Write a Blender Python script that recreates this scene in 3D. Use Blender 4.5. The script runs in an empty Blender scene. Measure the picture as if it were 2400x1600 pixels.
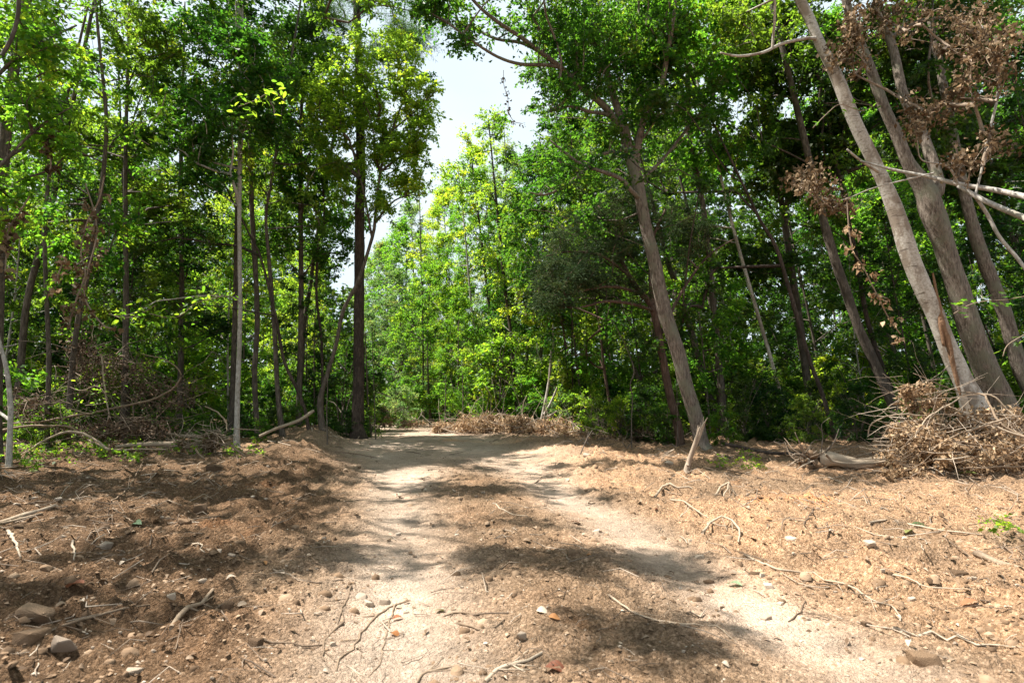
import bpy, math
import numpy as np
from math import radians, sin, cos, pi

SC = bpy.context.scene
COL = SC.collection
rng = np.random.default_rng(11)

# ------------------------------------------------------------------ camera, sky, sun, exposure
CAM = np.array([0.0, 0.0, 1.15]); PITCH = radians(6.4); FPX = 1333.0
cd = bpy.data.cameras.new('camera'); cam = bpy.data.objects.new('camera', cd); COL.objects.link(cam)
cam.location = CAM; cam.rotation_euler = (radians(90) + PITCH, 0, 0)
cd.lens = 20.0; cd.sensor_width = 36.0; cd.clip_start = 0.05; cd.clip_end = 600
cd.dof.use_dof = True; cd.dof.focus_distance = 9.0; cd.dof.aperture_fstop = 3.2
SC.camera = cam
SUN_EL, SUN_AZ = radians(62), radians(80)          # azimuth: degrees left of the view direction
w = bpy.data.worlds.new('World'); SC.world = w; w.use_nodes = True
nt = w.node_tree; nt.nodes.clear()
out = nt.nodes.new('ShaderNodeOutputWorld'); bg = nt.nodes.new('ShaderNodeBackground')
sky = nt.nodes.new('ShaderNodeTexSky'); sky.sky_type = 'NISHITA'; sky.sun_disc = False
sky.sun_elevation = SUN_EL; sky.sun_rotation = -SUN_AZ; sky.air_density = 1.0; sky.dust_density = 2.0
tc = nt.nodes.new('ShaderNodeTexCoord'); mp = nt.nodes.new('ShaderNodeMapping'); mp.inputs['Scale'].default_value = (2.2, 2.2, 4.5)
nz = nt.nodes.new('ShaderNodeTexNoise'); nz.inputs['Scale'].default_value = 1.6; nz.inputs['Detail'].default_value = 7
cr = nt.nodes.new('ShaderNodeValToRGB'); cr.color_ramp.elements[0].position = 0.40; cr.color_ramp.elements[1].position = 0.66
cr.color_ramp.elements[0].color = (.84, .84, .84, 1)
mx = nt.nodes.new('ShaderNodeMix'); mx.data_type = 'RGBA'; mx.inputs[7].default_value = (3.9, 4.45, 4.75, 1)
nt.links.new(tc.outputs['Generated'], mp.inputs[0]); nt.links.new(mp.outputs[0], nz.inputs['Vector'])
nt.links.new(nz.outputs['Fac'], cr.inputs[0]); nt.links.new(cr.outputs[0], mx.inputs[0])
nt.links.new(sky.outputs[0], mx.inputs[6]); nt.links.new(mx.outputs[2], bg.inputs[0])
bg.inputs[1].default_value = 0.085; nt.links.new(bg.outputs[0], out.inputs[0])
sl = bpy.data.lights.new('sun', 'SUN'); so = bpy.data.objects.new('sun', sl); COL.objects.link(so)
sl.energy = 5.0; sl.angle = radians(0.53); sl.color = (1.0, 0.96, 0.89)
so.rotation_euler = (pi / 2 - SUN_EL, 0, SUN_AZ + pi)     # checked below by direction
from mathutils import Vector
SDIR = Vector((-sin(SUN_AZ) * cos(SUN_EL), cos(SUN_AZ) * cos(SUN_EL), sin(SUN_EL)))
so.rotation_euler = SDIR.to_track_quat('Z', 'Y').to_euler()
SC.view_settings.view_transform = 'Standard'; SC.view_settings.look = 'None'
SC.view_settings.gamma = 1.0; SC.view_settings.exposure = 1.56
SC.cycles.max_bounces = 7; SC.cycles.diffuse_bounces = 4; SC.cycles.transmission_bounces = 5
SC.cycles.glossy_bounces = 2; SC.cycles.caustics_reflective = False; SC.cycles.caustics_refractive = False

# ------------------------------------------------------------------ noise and terrain
def hsh(ix, iy, s):
    h = (ix.astype(np.int64) * 374761393 + iy.astype(np.int64) * 668265263 + s * 1442695041) & 0xffffffff
    h = ((h ^ (h >> 13)) * 1274126177) & 0xffffffff
    return ((h ^ (h >> 16)) & 0xffff) / 65535.0
def vn(x, y, s=0):
    ix = np.floor(x); iy = np.floor(y); fx = x - ix; fy = y - iy
    fx = fx * fx * fx * (fx * (fx * 6 - 15) + 10); fy = fy * fy * fy * (fy * (fy * 6 - 15) + 10)
    a = hsh(ix, iy, s); b = hsh(ix + 1, iy, s); c = hsh(ix, iy + 1, s); d = hsh(ix + 1, iy + 1, s)
    return (a + (b - a) * fx + (c - a) * fy + (a - b - c + d) * fx * fy) * 2 - 1
def fbm(x, y, f, n, s=0, g=0.5):
    t = 0; a = 1
    for k in range(n):
        t = t + a * vn(x * f + k * 17.3, y * f - k * 9.1, s + k); a *= g; f *= 2.03
    return t
def sst(a, b, x):
    t = np.clip((x - a) / (b - a), 0, 1); return t * t * (3 - 2 * t)
CY = [-20, 0, 2.6, 4, 6, 9.4, 15, 22, 30, 45, 70]
CX = [1.2, .9, .5, .2, -.15, -.8, -2.2, -4.2, -7.0, -13, -24]
def trail(y): return np.interp(y, CY, CX)
def track(x, y):
    d = x - trail(y) + 0.12 * vn(x * .3, y * .7, 91)
    wd = .36 + .75 * sst(7.5, 12, y)
    a = np.exp(-((d - 1.05) / wd) ** 2); b = np.exp(-((d + 1.0) / (wd + .06)) ** 2)
    return np.clip(a + b, 0, 1) * sst(-1, 2, y)
def clearing(x, y):
    """1 inside the cleared dirt, 0 in the wood"""
    n = 1.2 * vn(x * .35, y * .35, 5)
    left = np.where(y < 13, -12.5 - 0 * y, np.interp(y, [13, 16, 24, 40], [-7.5, -4.8, -6.6, -13]))
    left = np.interp(y, [0, 8, 11, 14, 17, 24, 40], [-14, -12, -11, -9, -4.6, -6.8, -14])
    right = np.interp(y, [0, 8, 11.5, 13, 17, 24, 30, 40], [16, 14, 11, 6.4, 1.4, -1.6, -4.5, -10])
    a = sst(-0.9, .9, x - left + n) * sst(-.9, .9, right - x + n)
    return a * (1 - sst(30, 36, y))
def H(x, y):
    x = np.asarray(x, float); y = np.asarray(y, float)
    d = x - trail(y); tk = track(x, y); cl = clearing(x, y)
    z = 0.30 * sst(5, 17, y) - 0.25 * sst(24, 45, y)
    z = z + 0.07 * fbm(x, y, .12, 3, 1) * sst(1, 6, np.abs(d)) + 0.020 * fbm(x, y, .55, 3, 7)
    z = z + 0.30 * sst(4, 12, np.abs(d)) * sst(3, 12, y)
    z = z + 0.26 * np.exp(-((d + 3.0 + .4 * vn(y * .6, y * 0, 3)) / .65) ** 2) * sst(8, 11, y) * (1 - sst(15, 18, y)) * (1 + .5 * vn(x * 1.3, y * 1.3, 13))
    z = z + 0.10 * np.exp(-((d - 2.6) / .6) ** 2) * sst(7, 10, y) * (1 - sst(14, 18, y))
    z = z - 0.045 * tk + 0.008 * np.exp(-((d) / .5) ** 2) * sst(1, 3, y)
    z = z + .013 * np.sin(y * 2 * pi / .26 + 1.2 * x) * np.exp(-((x + 1.55) / .42) ** 2 - ((y - 4.3) / .5) ** 2)
    rough = (1 - 0.88 * tk)
    r = fbm(x, y, 2.6, 4, 21, .58)
    side = 0.55 + .6 * sst(.6, 2.6, np.abs(d))
    z = z + rough * side * (0.034 * r + 0.060 * np.maximum(0, fbm(x, y, 7.5, 3, 40, .6) - .15)
                            - 0.035 * np.maximum(0, fbm(x, y, 5.0, 3, 60, .6) - .35))
    z = z + (0.5 + .5 * rough) * 0.010 * (.25 + .75 * rough) * fbm(x, y, 19, 3, 80, .7)
    return z
PC, PS = cos(PITCH), sin(PITCH)
def P(px, py, Y):
    u = (np.asarray(px, float) - 1200) / FPX; v = (800 - np.asarray(py, float)) / FPX
    dx = u; dy = PC - v * PS; dz = PS + v * PC
    k = Y / dy
    return np.stack(np.broadcast_arrays(CAM[0] + dx * k, CAM[1] + dy * k, CAM[2] + dz * k), -1)
def px_of(x, y, z):
    r = np.array([x, y, z]) - CAM
    d = r[1] * PC + r[2] * PS; h = -r[1] * PS + r[2] * PC
    return 1200 + FPX * r[0] / d, 800 - FPX * h / d, d
YS = np.geomspace(1.4, 60, 900)
def G(px, py):
    """the ground point seen at this pixel"""
    p = P(px, py, YS); below = np.nonzero(p[:, 2] < H(p[:, 0], p[:, 1]))[0]
    i = below[0] if len(below) else len(YS) - 1
    return np.array([p[i, 0], p[i, 1], float(H(p[i, 0], p[i, 1]))])

# ------------------------------------------------------------------ mesh helpers
def mesh_from(name, v, q, mat, tint=None, smooth=False, tri=None):
    m = bpy.data.meshes.new(name)
    v = np.ascontiguousarray(v, np.float32); q = np.ascontiguousarray(q, np.int32).reshape(-1, 4)
    nq = len(q); nt_ = 0 if tri is None else len(tri)
    loops = q.ravel() if tri is None else np.concatenate([q.ravel(), np.asarray(tri, np.int32).ravel()])
    m.vertices.add(len(v)); m.vertices.foreach_set('co', v.ravel())
    m.loops.add(len(loops)); m.loops.foreach_set('vertex_index', loops.astype(np.int32))
    m.polygons.add(nq + nt_)
    st = np.concatenate([np.arange(nq) * 4, nq * 4 + np.arange(nt_) * 3]).astype(np.int32)
    m.polygons.foreach_set('loop_start', st)
    if smooth: m.polygons.foreach_set('use_smooth', np.ones(nq + nt_, bool))
    if tint is not None:
        a = m.attributes.new('tint', 'FLOAT', 'POINT'); a.data.foreach_set('value', np.ascontiguousarray(tint, np.float32))
    m.update(calc_edges=True)
    if mat: m.materials.append(mat)
    return m
def link(name, data, parent=None, loc=None, **props):
    o = bpy.data.objects.new(name, data); COL.objects.link(o)
    if parent is not None: o.parent = parent
    if loc is not None: o.location = tuple(float(a) for a in loc)
    for k, val in props.items(): o[k] = val
    return o
def thing(name, label, cat, loc, group=None, rz=0, sc=1.0):
    o = link(name, None, None, loc, label=label, category=cat)
    o.rotation_euler = (0, 0, rz); o.scale = (sc, sc, sc); o.empty_display_size = .1
    if group: o['group'] = group
    return o
def nrm(a): return a / (np.linalg.norm(a, axis=-1, keepdims=True) + 1e-9)
def resample(p, step):
    """smooth curve through the rows of p (xyz and radius), step metres apart"""
    p = np.asarray(p, float)
    if len(p) < 3:
        n = max(2, int(np.linalg.norm(p[-1, :3] - p[0, :3]) / step) + 1)
        t = np.linspace(0, 1, n)[:, None]; return p[0] * (1 - t) + p[-1] * t
    e = np.vstack([2 * p[0] - p[1], p, 2 * p[-1] - p[-2]]); o = []
    for i in range(1, len(e) - 2):
        n = max(1, int(np.linalg.norm(e[i + 1, :3] - e[i, :3]) / step))
        t = (np.arange(n) / n)[:, None]; a, b, c, d = e[i - 1], e[i], e[i + 1], e[i + 2]
        o.append(.5 * (2 * b + (c - a) * t + (2 * a - 5 * b + 4 * c - d) * t * t + (3 * b - a - 3 * c + d) * t ** 3))
    r = np.vstack(o + [p[-1:]]); r[:, 3] = np.maximum(r[:, 3], min(p[:, 3]) * .8); return r
class Tubes:
    def __init__(s): s.v = []; s.q = []; s.n = 0; s.t = []
    def add(s, pr, sides=6, bump=0.0, seed=0, tint=.5):
        pr = np.asarray(pr, float); c = pr[:, :3]; r = pr[:, 3]; n = len(c)
        if n < 2: return
        d = nrm(np.gradient(c, axis=0)); m = d.mean(0)
        ref = np.array([0, 0, 1.]) if abs(m[2]) < np.linalg.norm(m) * .7 else np.array([0, 1., 0])
        a = nrm(np.cross(d, ref)); b = np.cross(d, a)
        th = np.linspace(0, 2 * pi, sides, endpoint=False)
        rr = r[:, None] * np.ones(sides)
        if bump:
            k = np.arange(n)[:, None]
            kr_ = np.random.default_rng(abs(int(seed)) + 5)
            for _ in range(n // 9 if sides > 11 else 0):
                k0, t0 = kr_.uniform(0, n), kr_.uniform(0, 2 * pi); dt = np.abs((th - t0 + pi) % (2 * pi) - pi); rr = rr * (1 + kr_.uniform(.05, .17) * np.exp(-((k - k0) / 1.3) ** 2 - (dt[None, :] / .35) ** 2))
            rr = rr * (1 + bump * fbm(th[None, :] * 2.2 + seed, k * .35 + 0 * th, 1.0, 2, seed % 997) + bump * .6 * np.sin(th * 5 + seed + k * .02))
        v = c[:, None, :] + a[:, None, :] * (np.cos(th)[None, :, None] * rr[..., None]) + b[:, None, :] * (np.sin(th)[None, :, None] * rr[..., None])
        i = np.arange(n - 1)[:, None] * sides; j = np.arange(sides)[None, :]; j2 = (j + 1) % sides
        q = np.stack([i + j, i + j2, i + sides + j2, i + sides + j], -1).reshape(-1, 4) + s.n
        s.v.append(v.reshape(-1, 3)); s.q.append(q); s.n += n * sides
        # end caps: collapse to the axis point
        for e, row in ((0, 0), (1, n - 1)):
            s.v.append(c[row:row + 1] + d[row:row + 1] * (r[row] * .4 * (1 if e else -1)))
            k = s.n; b0 = s.n - (n * sides if e == 0 else n * sides + 1) + row * sides
            jj = np.arange(0, sides, 2)
            f = np.stack([np.full(len(jj), k), b0 + jj, b0 + (jj + 1) % sides, b0 + (jj + 2) % sides], -1)
            s.q.append(f); s.n += 1
        s.t.append(np.full(n * sides + 2, tint))
    def mesh(s, name, mat, origin=(0, 0, 0)):
        return mesh_from(name, np.vstack(s.v) - np.asarray(origin), np.vstack(s.q), mat, np.concatenate(s.t), True)
def leaf_quads(pos, ax, nor, L, W, fold=.12):
    """one pointed, slightly folded leaf blade per row"""
    ax = nrm(ax); wv = nrm(np.cross(nor, ax)); nn = np.cross(ax, wv)
    L = np.asarray(L)[:, None]; W = np.asarray(W)[:, None]
    m = pos + ax * L * .42
    v = np.stack([pos, m + wv * W * .5 + nn * L * fold, pos + ax * L - nn * L * fold * .8, m - wv * W * .5 + nn * L * fold], 1)
    return v.reshape(-1, 3)
def quad_ids(n): return np.arange(n * 4).reshape(-1, 4)
def leaf_cloud(cen, rad, per, size, rg, width=.52, spread=1.0, droop=.15, flat=.8, axis=None, twigs=5):
    cen = np.asarray(cen, float); K = len(cen); N = K * per
    ci = np.repeat(np.arange(K), per)
    td = rg.normal(size=(K, twigs, 3)); td[..., 2] *= .55
    if axis is not None:
        o = cen - axis; o[:, 2] *= .5; td += nrm(o)[:, None, :] * .9
    td = nrm(td)
    ti = rg.integers(0, twigs, N); t = rg.random(N) ** .8
    d = td[ci, ti]; r = np.asarray(rad)[ci]
    pos = cen[ci] + d * ((t - .25) * r * 1.35)[:, None] + rg.normal(size=(N, 3)) * (r * .10 * spread)[:, None]
    pos[:, 2] -= droop * r * t * t
    sd = np.cross(d, [0, 0, 1.]) * rg.choice([-1, 1], N)[:, None]
    ax = d * .6 + sd * .8 + rg.normal(size=(N, 3)) * .35; ax[:, 2] -= .22
    nor = rg.normal(size=(N, 3)) * .75; nor[:, 2] += flat * .8
    L = size * rg.uniform(.55, 1.3, N)
    tint = np.clip(rg.normal(.5, .2, N) + rg.normal(0, .2, K)[ci], 0, 1)
    return leaf_quads(pos, ax, nor, L, L * width), np.repeat(tint, 4)
def grow(cen, spine, rg, rtip=.007, k=.5):
    """thin branches joining every cluster centre to the spine (xyz + radius)"""
    nodes = [tuple(p[:3]) for p in spine]; par = [-1] * len(nodes); ns = len(nodes); isl = []
    sp = np.array(nodes); cen = np.asarray(cen)
    order = np.argsort([np.min(np.linalg.norm(sp - c, axis=1)) for c in cen])
    A = np.array(nodes)
    for i in order:
        c = cen[i]; dd = A - c; dist = np.linalg.norm(dd, axis=1) + 1.6 * np.maximum(0, dd[:, 2] + .2)
        j = int(np.argmin(dist)); par.append(j); A = np.vstack([A, c])
    cnt = np.zeros(len(A)); T = []
    for i in range(len(A) - 1, ns - 1, -1):
        cnt[i] += 1; cnt[par[i]] += cnt[i]
    for i in range(ns, len(A)):
        a = A[par[i]]; b = A[i]; L = np.linalg.norm(b - a)
        if L > 6: continue
        mid = (a + b) / 2 + rg.normal(size=3) * L * .07; mid[2] += L * .05
        r0 = rtip * max(1, cnt[i]) ** k * 1.25
        T.append(resample(np.array([[*a, r0 * 1.25], [*mid, r0], [*b, max(rtip * .7, r0 * .7)]]), max(.15, L / 4)))
    return T

# ------------------------------------------------------------------ materials
def new_mat(name):
    m = bpy.data.materials.new(name); m.use_nodes = True; n = m.node_tree; n.nodes.clear()
    return m, n.nodes, n.links
def ramp(N, stops):
    r = N.new('ShaderNodeValToRGB'); e = r.color_ramp.elements
    while len(e) < len(stops): e.new(.5)
    for k, (p, c) in enumerate(stops): e[k].position = p; e[k].color = (*c, 1)
    return r
def noise(N, L, vec, scale, detail=4, rough=.55):
    n = N.new('ShaderNodeTexNoise'); n.inputs['Scale'].default_value = scale; n.inputs['Detail'].default_value = detail
    n.inputs['Roughness'].default_value = rough
    if vec is not None: L.new(vec, n.inputs['Vector'])
    return n
def leaf_mat(name, dark, light, trans, tf=.5, rough=.42, spec=.35, vary=.06):
    m, N, L = new_mat(name)
    at = N.new('ShaderNodeAttribute'); at.attribute_name = 'tint'
    r = ramp(N, [(0.05, dark), (.55, tuple(.5 * (a + b) for a, b in zip(dark, light))), (.8, light), (1, (light[0] * 1.5, light[1] * 1.02, light[2] * 1.1))]); L.new(at.outputs['Fac'], r.inputs[0])
    r2 = ramp(N, [(0.05, (trans[0] * .55, trans[1] * .7, trans[2])), (.7, trans), (1, (trans[0] * 1.5, trans[1], trans[2]))]); L.new(at.outputs['Fac'], r2.inputs[0])
    oi = N.new('ShaderNodeObjectInfo'); outs = []
    for src in (r, r2):
        hs = N.new('ShaderNodeHueSaturation'); L.new(src.outputs[0], hs.inputs['Color'])
        ma = N.new('ShaderNodeMapRange'); ma.inputs[3].default_value = .5 - vary * .5; ma.inputs[4].default_value = .5 + vary * .35
        L.new(oi.outputs['Random'], ma.inputs[0]); L.new(ma.outputs[0], hs.inputs['Hue'])
        mb = N.new('ShaderNodeMapRange'); mb.inputs[3].default_value = 1.2; mb.inputs[4].default_value = .78
        L.new(oi.outputs['Random'], mb.inputs[0]); L.new(mb.outputs[0], hs.inputs['Value']); outs.append(hs)
    b = N.new('ShaderNodeBsdfPrincipled'); b.inputs['Roughness'].default_value = rough; b.inputs['Specular IOR Level'].default_value = spec
    L.new(outs[0].outputs[0], b.inputs['Base Color'])
    t = N.new('ShaderNodeBsdfTranslucent'); L.new(outs[1].outputs[0], t.inputs[0])
    s = N.new('ShaderNodeMixShader'); s.inputs[0].default_value = tf; L.new(b.outputs[0], s.inputs[1]); L.new(t.outputs[0], s.inputs[2])
    o = N.new('ShaderNodeOutputMaterial'); L.new(s.outputs[0], o.inputs[0]); return m
def bark_mat(name, c0, c1, c2, scale=6, stretch=.22, bump=.6, lichen=None, bands=False):
    m, N, L = new_mat(name)
    tcn = N.new('ShaderNodeTexCoord'); mpn = N.new('ShaderNodeMapping'); mpn.inputs['Scale'].default_value = (1, 1, stretch) if not bands else (.5, .5, 3.0)
    L.new(tcn.outputs['Object'], mpn.inputs[0])
    n1 = noise(N, L, mpn.outputs[0], scale * 5, 7, .7); n2 = noise(N, L, tcn.outputs['Object'], scale * .35, 3)
    r = ramp(N, [(.33, c0), (.5, c1), (.68, c2)]); L.new(n1.outputs['Fac'], r.inputs[0])
    mixn = N.new('ShaderNodeMix'); mixn.data_type = 'RGBA'; mixn.blend_type = 'MIX'
    rr = ramp(N, [(.50, (0, 0, 0)), (.66, (1, 1, 1))]); L.new(n2.outputs['Fac'], rr.inputs[0])
    L.new(rr.outputs[0], mixn.inputs[0]); L.new(r.outputs[0], mixn.inputs[6])
    mixn.inputs[7].default_value = (*(lichen or tuple(a * .6 for a in c1)), 1)
    at = N.new('ShaderNodeAttribute'); at.attribute_name = 'tint'
    b = N.new('ShaderNodeBsdfPrincipled'); b.inputs['Roughness'].default_value = .85; b.inputs['Specular IOR Level'].default_value = .15
    L.new(mixn.outputs[2], b.inputs['Base Color'])
    bp = N.new('ShaderNodeBump'); bp.inputs['Strength'].default_value = bump; bp.inputs['Distance'].default_value = .03
    L.new(n1.outputs['Fac'], bp.inputs['Height']); L.new(bp.outputs[0], b.inputs['Normal'])
    o = N.new('ShaderNodeOutputMaterial'); L.new(b.outputs[0], o.inputs[0]); return m
def plain_mat(name, stops, rough=.85, scale=9, bump=.3, tf=0):
    """colour by the tint attribute, mottled by noise"""
    m, N, L = new_mat(name)
    at = N.new('ShaderNodeAttribute'); at.attribute_name = 'tint'; tcn = N.new('ShaderNodeTexCoord')
    n1 = noise(N, L, tcn.outputs['Object'], scale, 4)
    ad = N.new('ShaderNodeMath'); ad.operation = 'MULTIPLY_ADD'; ad.inputs[1].default_value = .5; ad.inputs[2].default_value = -.25
    L.new(n1.outputs['Fac'], ad.inputs[0])
    a2 = N.new('ShaderNodeMath'); a2.operation = 'ADD'; L.new(ad.outputs[0], a2.inputs[0]); L.new(at.outputs['Fac'], a2.inputs[1])
    r = ramp(N, stops); L.new(a2.outputs[0], r.inputs[0])
    b = N.new('ShaderNodeBsdfPrincipled'); b.inputs['Roughness'].default_value = rough; b.inputs['Specular IOR Level'].default_value = .2
    L.new(r.outputs[0], b.inputs['Base Color'])
    bp = N.new('ShaderNodeBump'); bp.inputs['Strength'].default_value = bump; bp.inputs['Distance'].default_value = .01
    L.new(n1.outputs['Fac'], bp.inputs['Height']); L.new(bp.outputs[0], b.inputs['Normal'])
    o = N.new('ShaderNodeOutputMaterial')
    if tf:
        t = N.new('ShaderNodeBsdfTranslucent'); L.new(r.outputs[0], t.inputs[0]); s = N.new('ShaderNodeMixShader'); s.inputs[0].default_value = tf
        L.new(b.outputs[0], s.inputs[1]); L.new(t.outputs[0], s.inputs[2]); L.new(s.outputs[0], o.inputs[0])
    else: L.new(b.outputs[0], o.inputs[0])
    return m
M = {}
M['leaf'] = leaf_mat('broad green leaf', (.015, .043, .008), (.058, .108, .022), (.20, .42, .024), .52, .5, .25)
M['leaf_bright'] = leaf_mat('bright green leaf', (.030, .076, .010), (.098, .170, .024), (.38, .66, .034), .56, .5, .25)
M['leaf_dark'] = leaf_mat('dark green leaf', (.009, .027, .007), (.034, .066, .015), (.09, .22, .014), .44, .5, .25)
M['leaf_haze'] = leaf_mat('haze-paled far leaf', (.050, .098, .034), (.115, .172, .060), (.33, .52, .10), .5, .55, .25, vary=.05)  # haze over the far trees, put into a paler leaf colour
M['cedar'] = leaf_mat('cedar scale leaf', (.014, .030, .012), (.045, .070, .026), (.05, .09, .02), .25, .7, .08, .02)
M['needle'] = leaf_mat('pine needle', (.020, .050, .014), (.050, .095, .030), (.12, .26, .03), .4, .6, .12, .03)
M['bark'] = bark_mat('grey brown bark', (.035, .027, .020), (.10, .08, .062), (.19, .155, .125), 6)
M['bark_dark'] = bark_mat('dark furrowed bark', (.020, .015, .012), (.062, .046, .036), (.12, .088, .068), 5, .3, .9)
M['bark_pale'] = bark_mat('pale grey bark', (.17, .15, .125), (.34, .31, .27), (.47, .43, .38), 5, .5, .3, lichen=(.24, .22, .17))
m, N, L = new_mat('smooth white bark')
tcn = N.new('ShaderNodeTexCoord'); mp1 = N.new('ShaderNodeMapping'); mp1.inputs['Scale'].default_value = (1, 1, 5.5); L.new(tcn.outputs['Object'], mp1.inputs[0])
mp2 = N.new('ShaderNodeMapping'); mp2.inputs['Scale'].default_value = (1, 1, .55); L.new(tcn.outputs['Object'], mp2.inputs[0])
a1 = noise(N, L, mp1.outputs[0], 5, 4, .6); a2 = noise(N, L, mp2.outputs[0], 2.6, 5, .65); a3 = noise(N, L, tcn.outputs['Object'], 26, 5, .7)
r1 = ramp(N, [(.34, (.26, .23, .19)), (.52, (.41, .37, .32)), (.75, (.56, .52, .46))]); L.new(a3.outputs['Fac'], r1.inputs[0])
r2 = ramp(N, [(.50, (0, 0, 0)), (.56, (.85, .85, .85))]); L.new(a2.outputs['Fac'], r2.inputs[0])
r3 = ramp(N, [(.61, (0, 0, 0)), (.64, (.85, .85, .85))]); L.new(a1.outputs['Fac'], r3.inputs[0])
x1 = N.new('ShaderNodeMix'); x1.data_type = 'RGBA'; L.new(r2.outputs[0], x1.inputs[0]); L.new(r1.outputs[0], x1.inputs[6]); x1.inputs[7].default_value = (.21, .165, .125, 1)
x2 = N.new('ShaderNodeMix'); x2.data_type = 'RGBA'; L.new(r3.outputs[0], x2.inputs[0]); L.new(x1.outputs[2], x2.inputs[6]); x2.inputs[7].default_value = (.12, .095, .075, 1)
b = N.new('ShaderNodeBsdfPrincipled'); b.inputs['Roughness'].default_value = .75; b.inputs['Specular IOR Level'].default_value = .2; L.new(x2.outputs[2], b.inputs['Base Color'])
bp = N.new('ShaderNodeBump'); bp.inputs['Strength'].default_value = .35; bp.inputs['Distance'].default_value = .012; L.new(a3.outputs['Fac'], bp.inputs['Height']); L.new(bp.outputs[0], b.inputs['Normal'])
o = N.new('ShaderNodeOutputMaterial'); L.new(b.outputs[0], o.inputs[0]); M['bark_white'] = m
M['bark_oak'] = bark_mat('oak bark', (.05, .038, .029), (.145, .115, .09), (.27, .225, .185), 7, .2, .9, lichen=(.15, .14, .10))
M['bark_red'] = bark_mat('cedar bark', (.035, .02, .014), (.10, .062, .044), (.17, .12, .09), 8, .12, .7)
M['wood'] = plain_mat('bare wood', [(0, (.08, .052, .034)), (.5, (.21, .15, .10)), (1, (.42, .34, .25))], scale=45, bump=.6)
M['peel'] = plain_mat('stripped orange wood', [(0, (.08, .042, .024)), (.5, (.20, .115, .065)), (1, (.36, .24, .155))], scale=22, bump=1.0)
M['twig'] = plain_mat('dry twig', [(0, (.06, .042, .03)), (.5, (.21, .155, .11)), (1, (.42, .34, .26))], scale=60, bump=.5)
M['dead'] = plain_mat('dead brown leaf', [(0, (.10, .055, .028)), (.5, (.33, .21, .115)), (1, (.58, .43, .27))], .7, 4, .1, .3)
M['dead_red'] = plain_mat('red brown dead leaf', [(0, (.045, .026, .013)), (.5, (.135, .086, .045)), (1, (.34, .245, .145))], .7, 4, .1, .3)
M['dead_dark'] = plain_mat('dark withered leaf', [(0, (.03, .018, .011)), (.5, (.10, .062, .038)), (1, (.26, .18, .12))], .7, 4, .1, .2)
M['stone'] = plain_mat('pale stone', [(0, (.20, .15, .11)), (.5, (.34, .27, .20)), (1, (.55, .48, .39))], .8, 30, .4)
M['clod'] = plain_mat('soil clod', [(0, (.072, .044, .025)), (.5, (.180, .115, .068)), (1, (.33, .23, .15))], .95, 30, .8)
M['litter'] = plain_mat('leaf litter', [(0, (.06, .035, .02)), (.45, (.17, .11, .066)), (.8, (.30, .22, .15)), (1, (.44, .36, .27))], .8, 6, .1, .15)

# ------------------------------------------------------------------ ground
def axis_steps(lo, hi, d0, k, start):
    a = [start]
    while a[-1] < hi: a.append(a[-1] + max(d0, k * abs(a[-1])))
    b = [start]
    while b[-1] > lo: b.append(b[-1] - max(d0, k * abs(b[-1])))
    return np.array(b[::-1] + a[1:])
gx = axis_steps(-110, 110, .023, .0145, 0.0)
gy = [1.2]
while gy[-1] < 150: gy.append(gy[-1] + (max(.013, .0088 * gy[-1]) if gy[-1] < 17 else .025 * gy[-1]))
gb = [1.2]
while gb[-1] > -40: gb.append(gb[-1] - max(.03, .12 * abs(gb[-1] - 1.2)))
gy = np.array(gb[::-1][:-1] + gy)
X, Y = np.meshgrid(gx, gy); Z = H(X, Y)
nx = len(gx); i = (np.arange(len(gy) - 1)[:, None] * nx + np.arange(nx - 1)[None, :]).ravel()
gq = np.stack([i, i + 1, i + nx + 1, i + nx], -1)
tk = (track(X, Y) * (0.75 + .25 * vn(X * 1.5, Y * 1.5, 77))).ravel(); cl = clearing(X, Y).ravel()
m, N, L = new_mat('dirt')
geo = N.new('ShaderNodeNewGeometry'); pos = geo.outputs['Position']
at = N.new('ShaderNodeAttribute'); at.attribute_name = 'tint'; ac = N.new('ShaderNodeAttribute'); ac.attribute_name = 'cleared'
n1 = noise(N, L, pos, 46, 8, .78); n2 = noise(N, L, pos, 1.1, 5, .6); n3 = noise(N, L, pos, 160, 3, .6); n4 = noise(N, L, pos, .45, 4, .6)
def voro(scale):
    v_ = N.new('ShaderNodeTexVoronoi'); v_.inputs['Scale'].default_value = scale; v_.inputs['Randomness'].default_value = 1
    w_ = noise(N, L, pos, scale * .7, 2); ad_ = N.new('ShaderNodeVectorMath'); ad_.operation = 'MULTIPLY_ADD'; ad_.inputs[1].default_value = (1.2 / scale,) * 3
    L.new(w_.outputs['Color'], ad_.inputs[0]); L.new(pos, ad_.inputs[2]); L.new(ad_.outputs[0], v_.inputs['Vector']); return v_
v1 = voro(55); v2 = voro(140)
loose = ramp(N, [(.28, (.062, .037, .020)), (.46, (.170, .108, .062)), (.58, (.30, .200, .126)), (.78, (.52, .395, .28))]); L.new(n1.outputs['Fac'], loose.inputs[0])
packed = ramp(N, [(.28, (.31, .222, .158)), (.5, (.44, .342, .262)), (.75, (.56, .46, .375))]); L.new(n1.outputs['Fac'], packed.inputs[0])
def mixc(f, a, b, bt='MIX'):
    x = N.new('ShaderNodeMix'); x.data_type = 'RGBA'; x.blend_type = bt
    for s, k in ((f, 0), (a, 6), (b, 7)):
        if isinstance(s, (int, float)): x.inputs[k].default_value = s
        elif isinstance(s, tuple): x.inputs[k].default_value = (*s, 1)
        else: L.new(s, x.inputs[k])
    return x.outputs[2]
c = mixc(at.outputs['Fac'], loose.outputs[0], packed.outputs[0])
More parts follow.
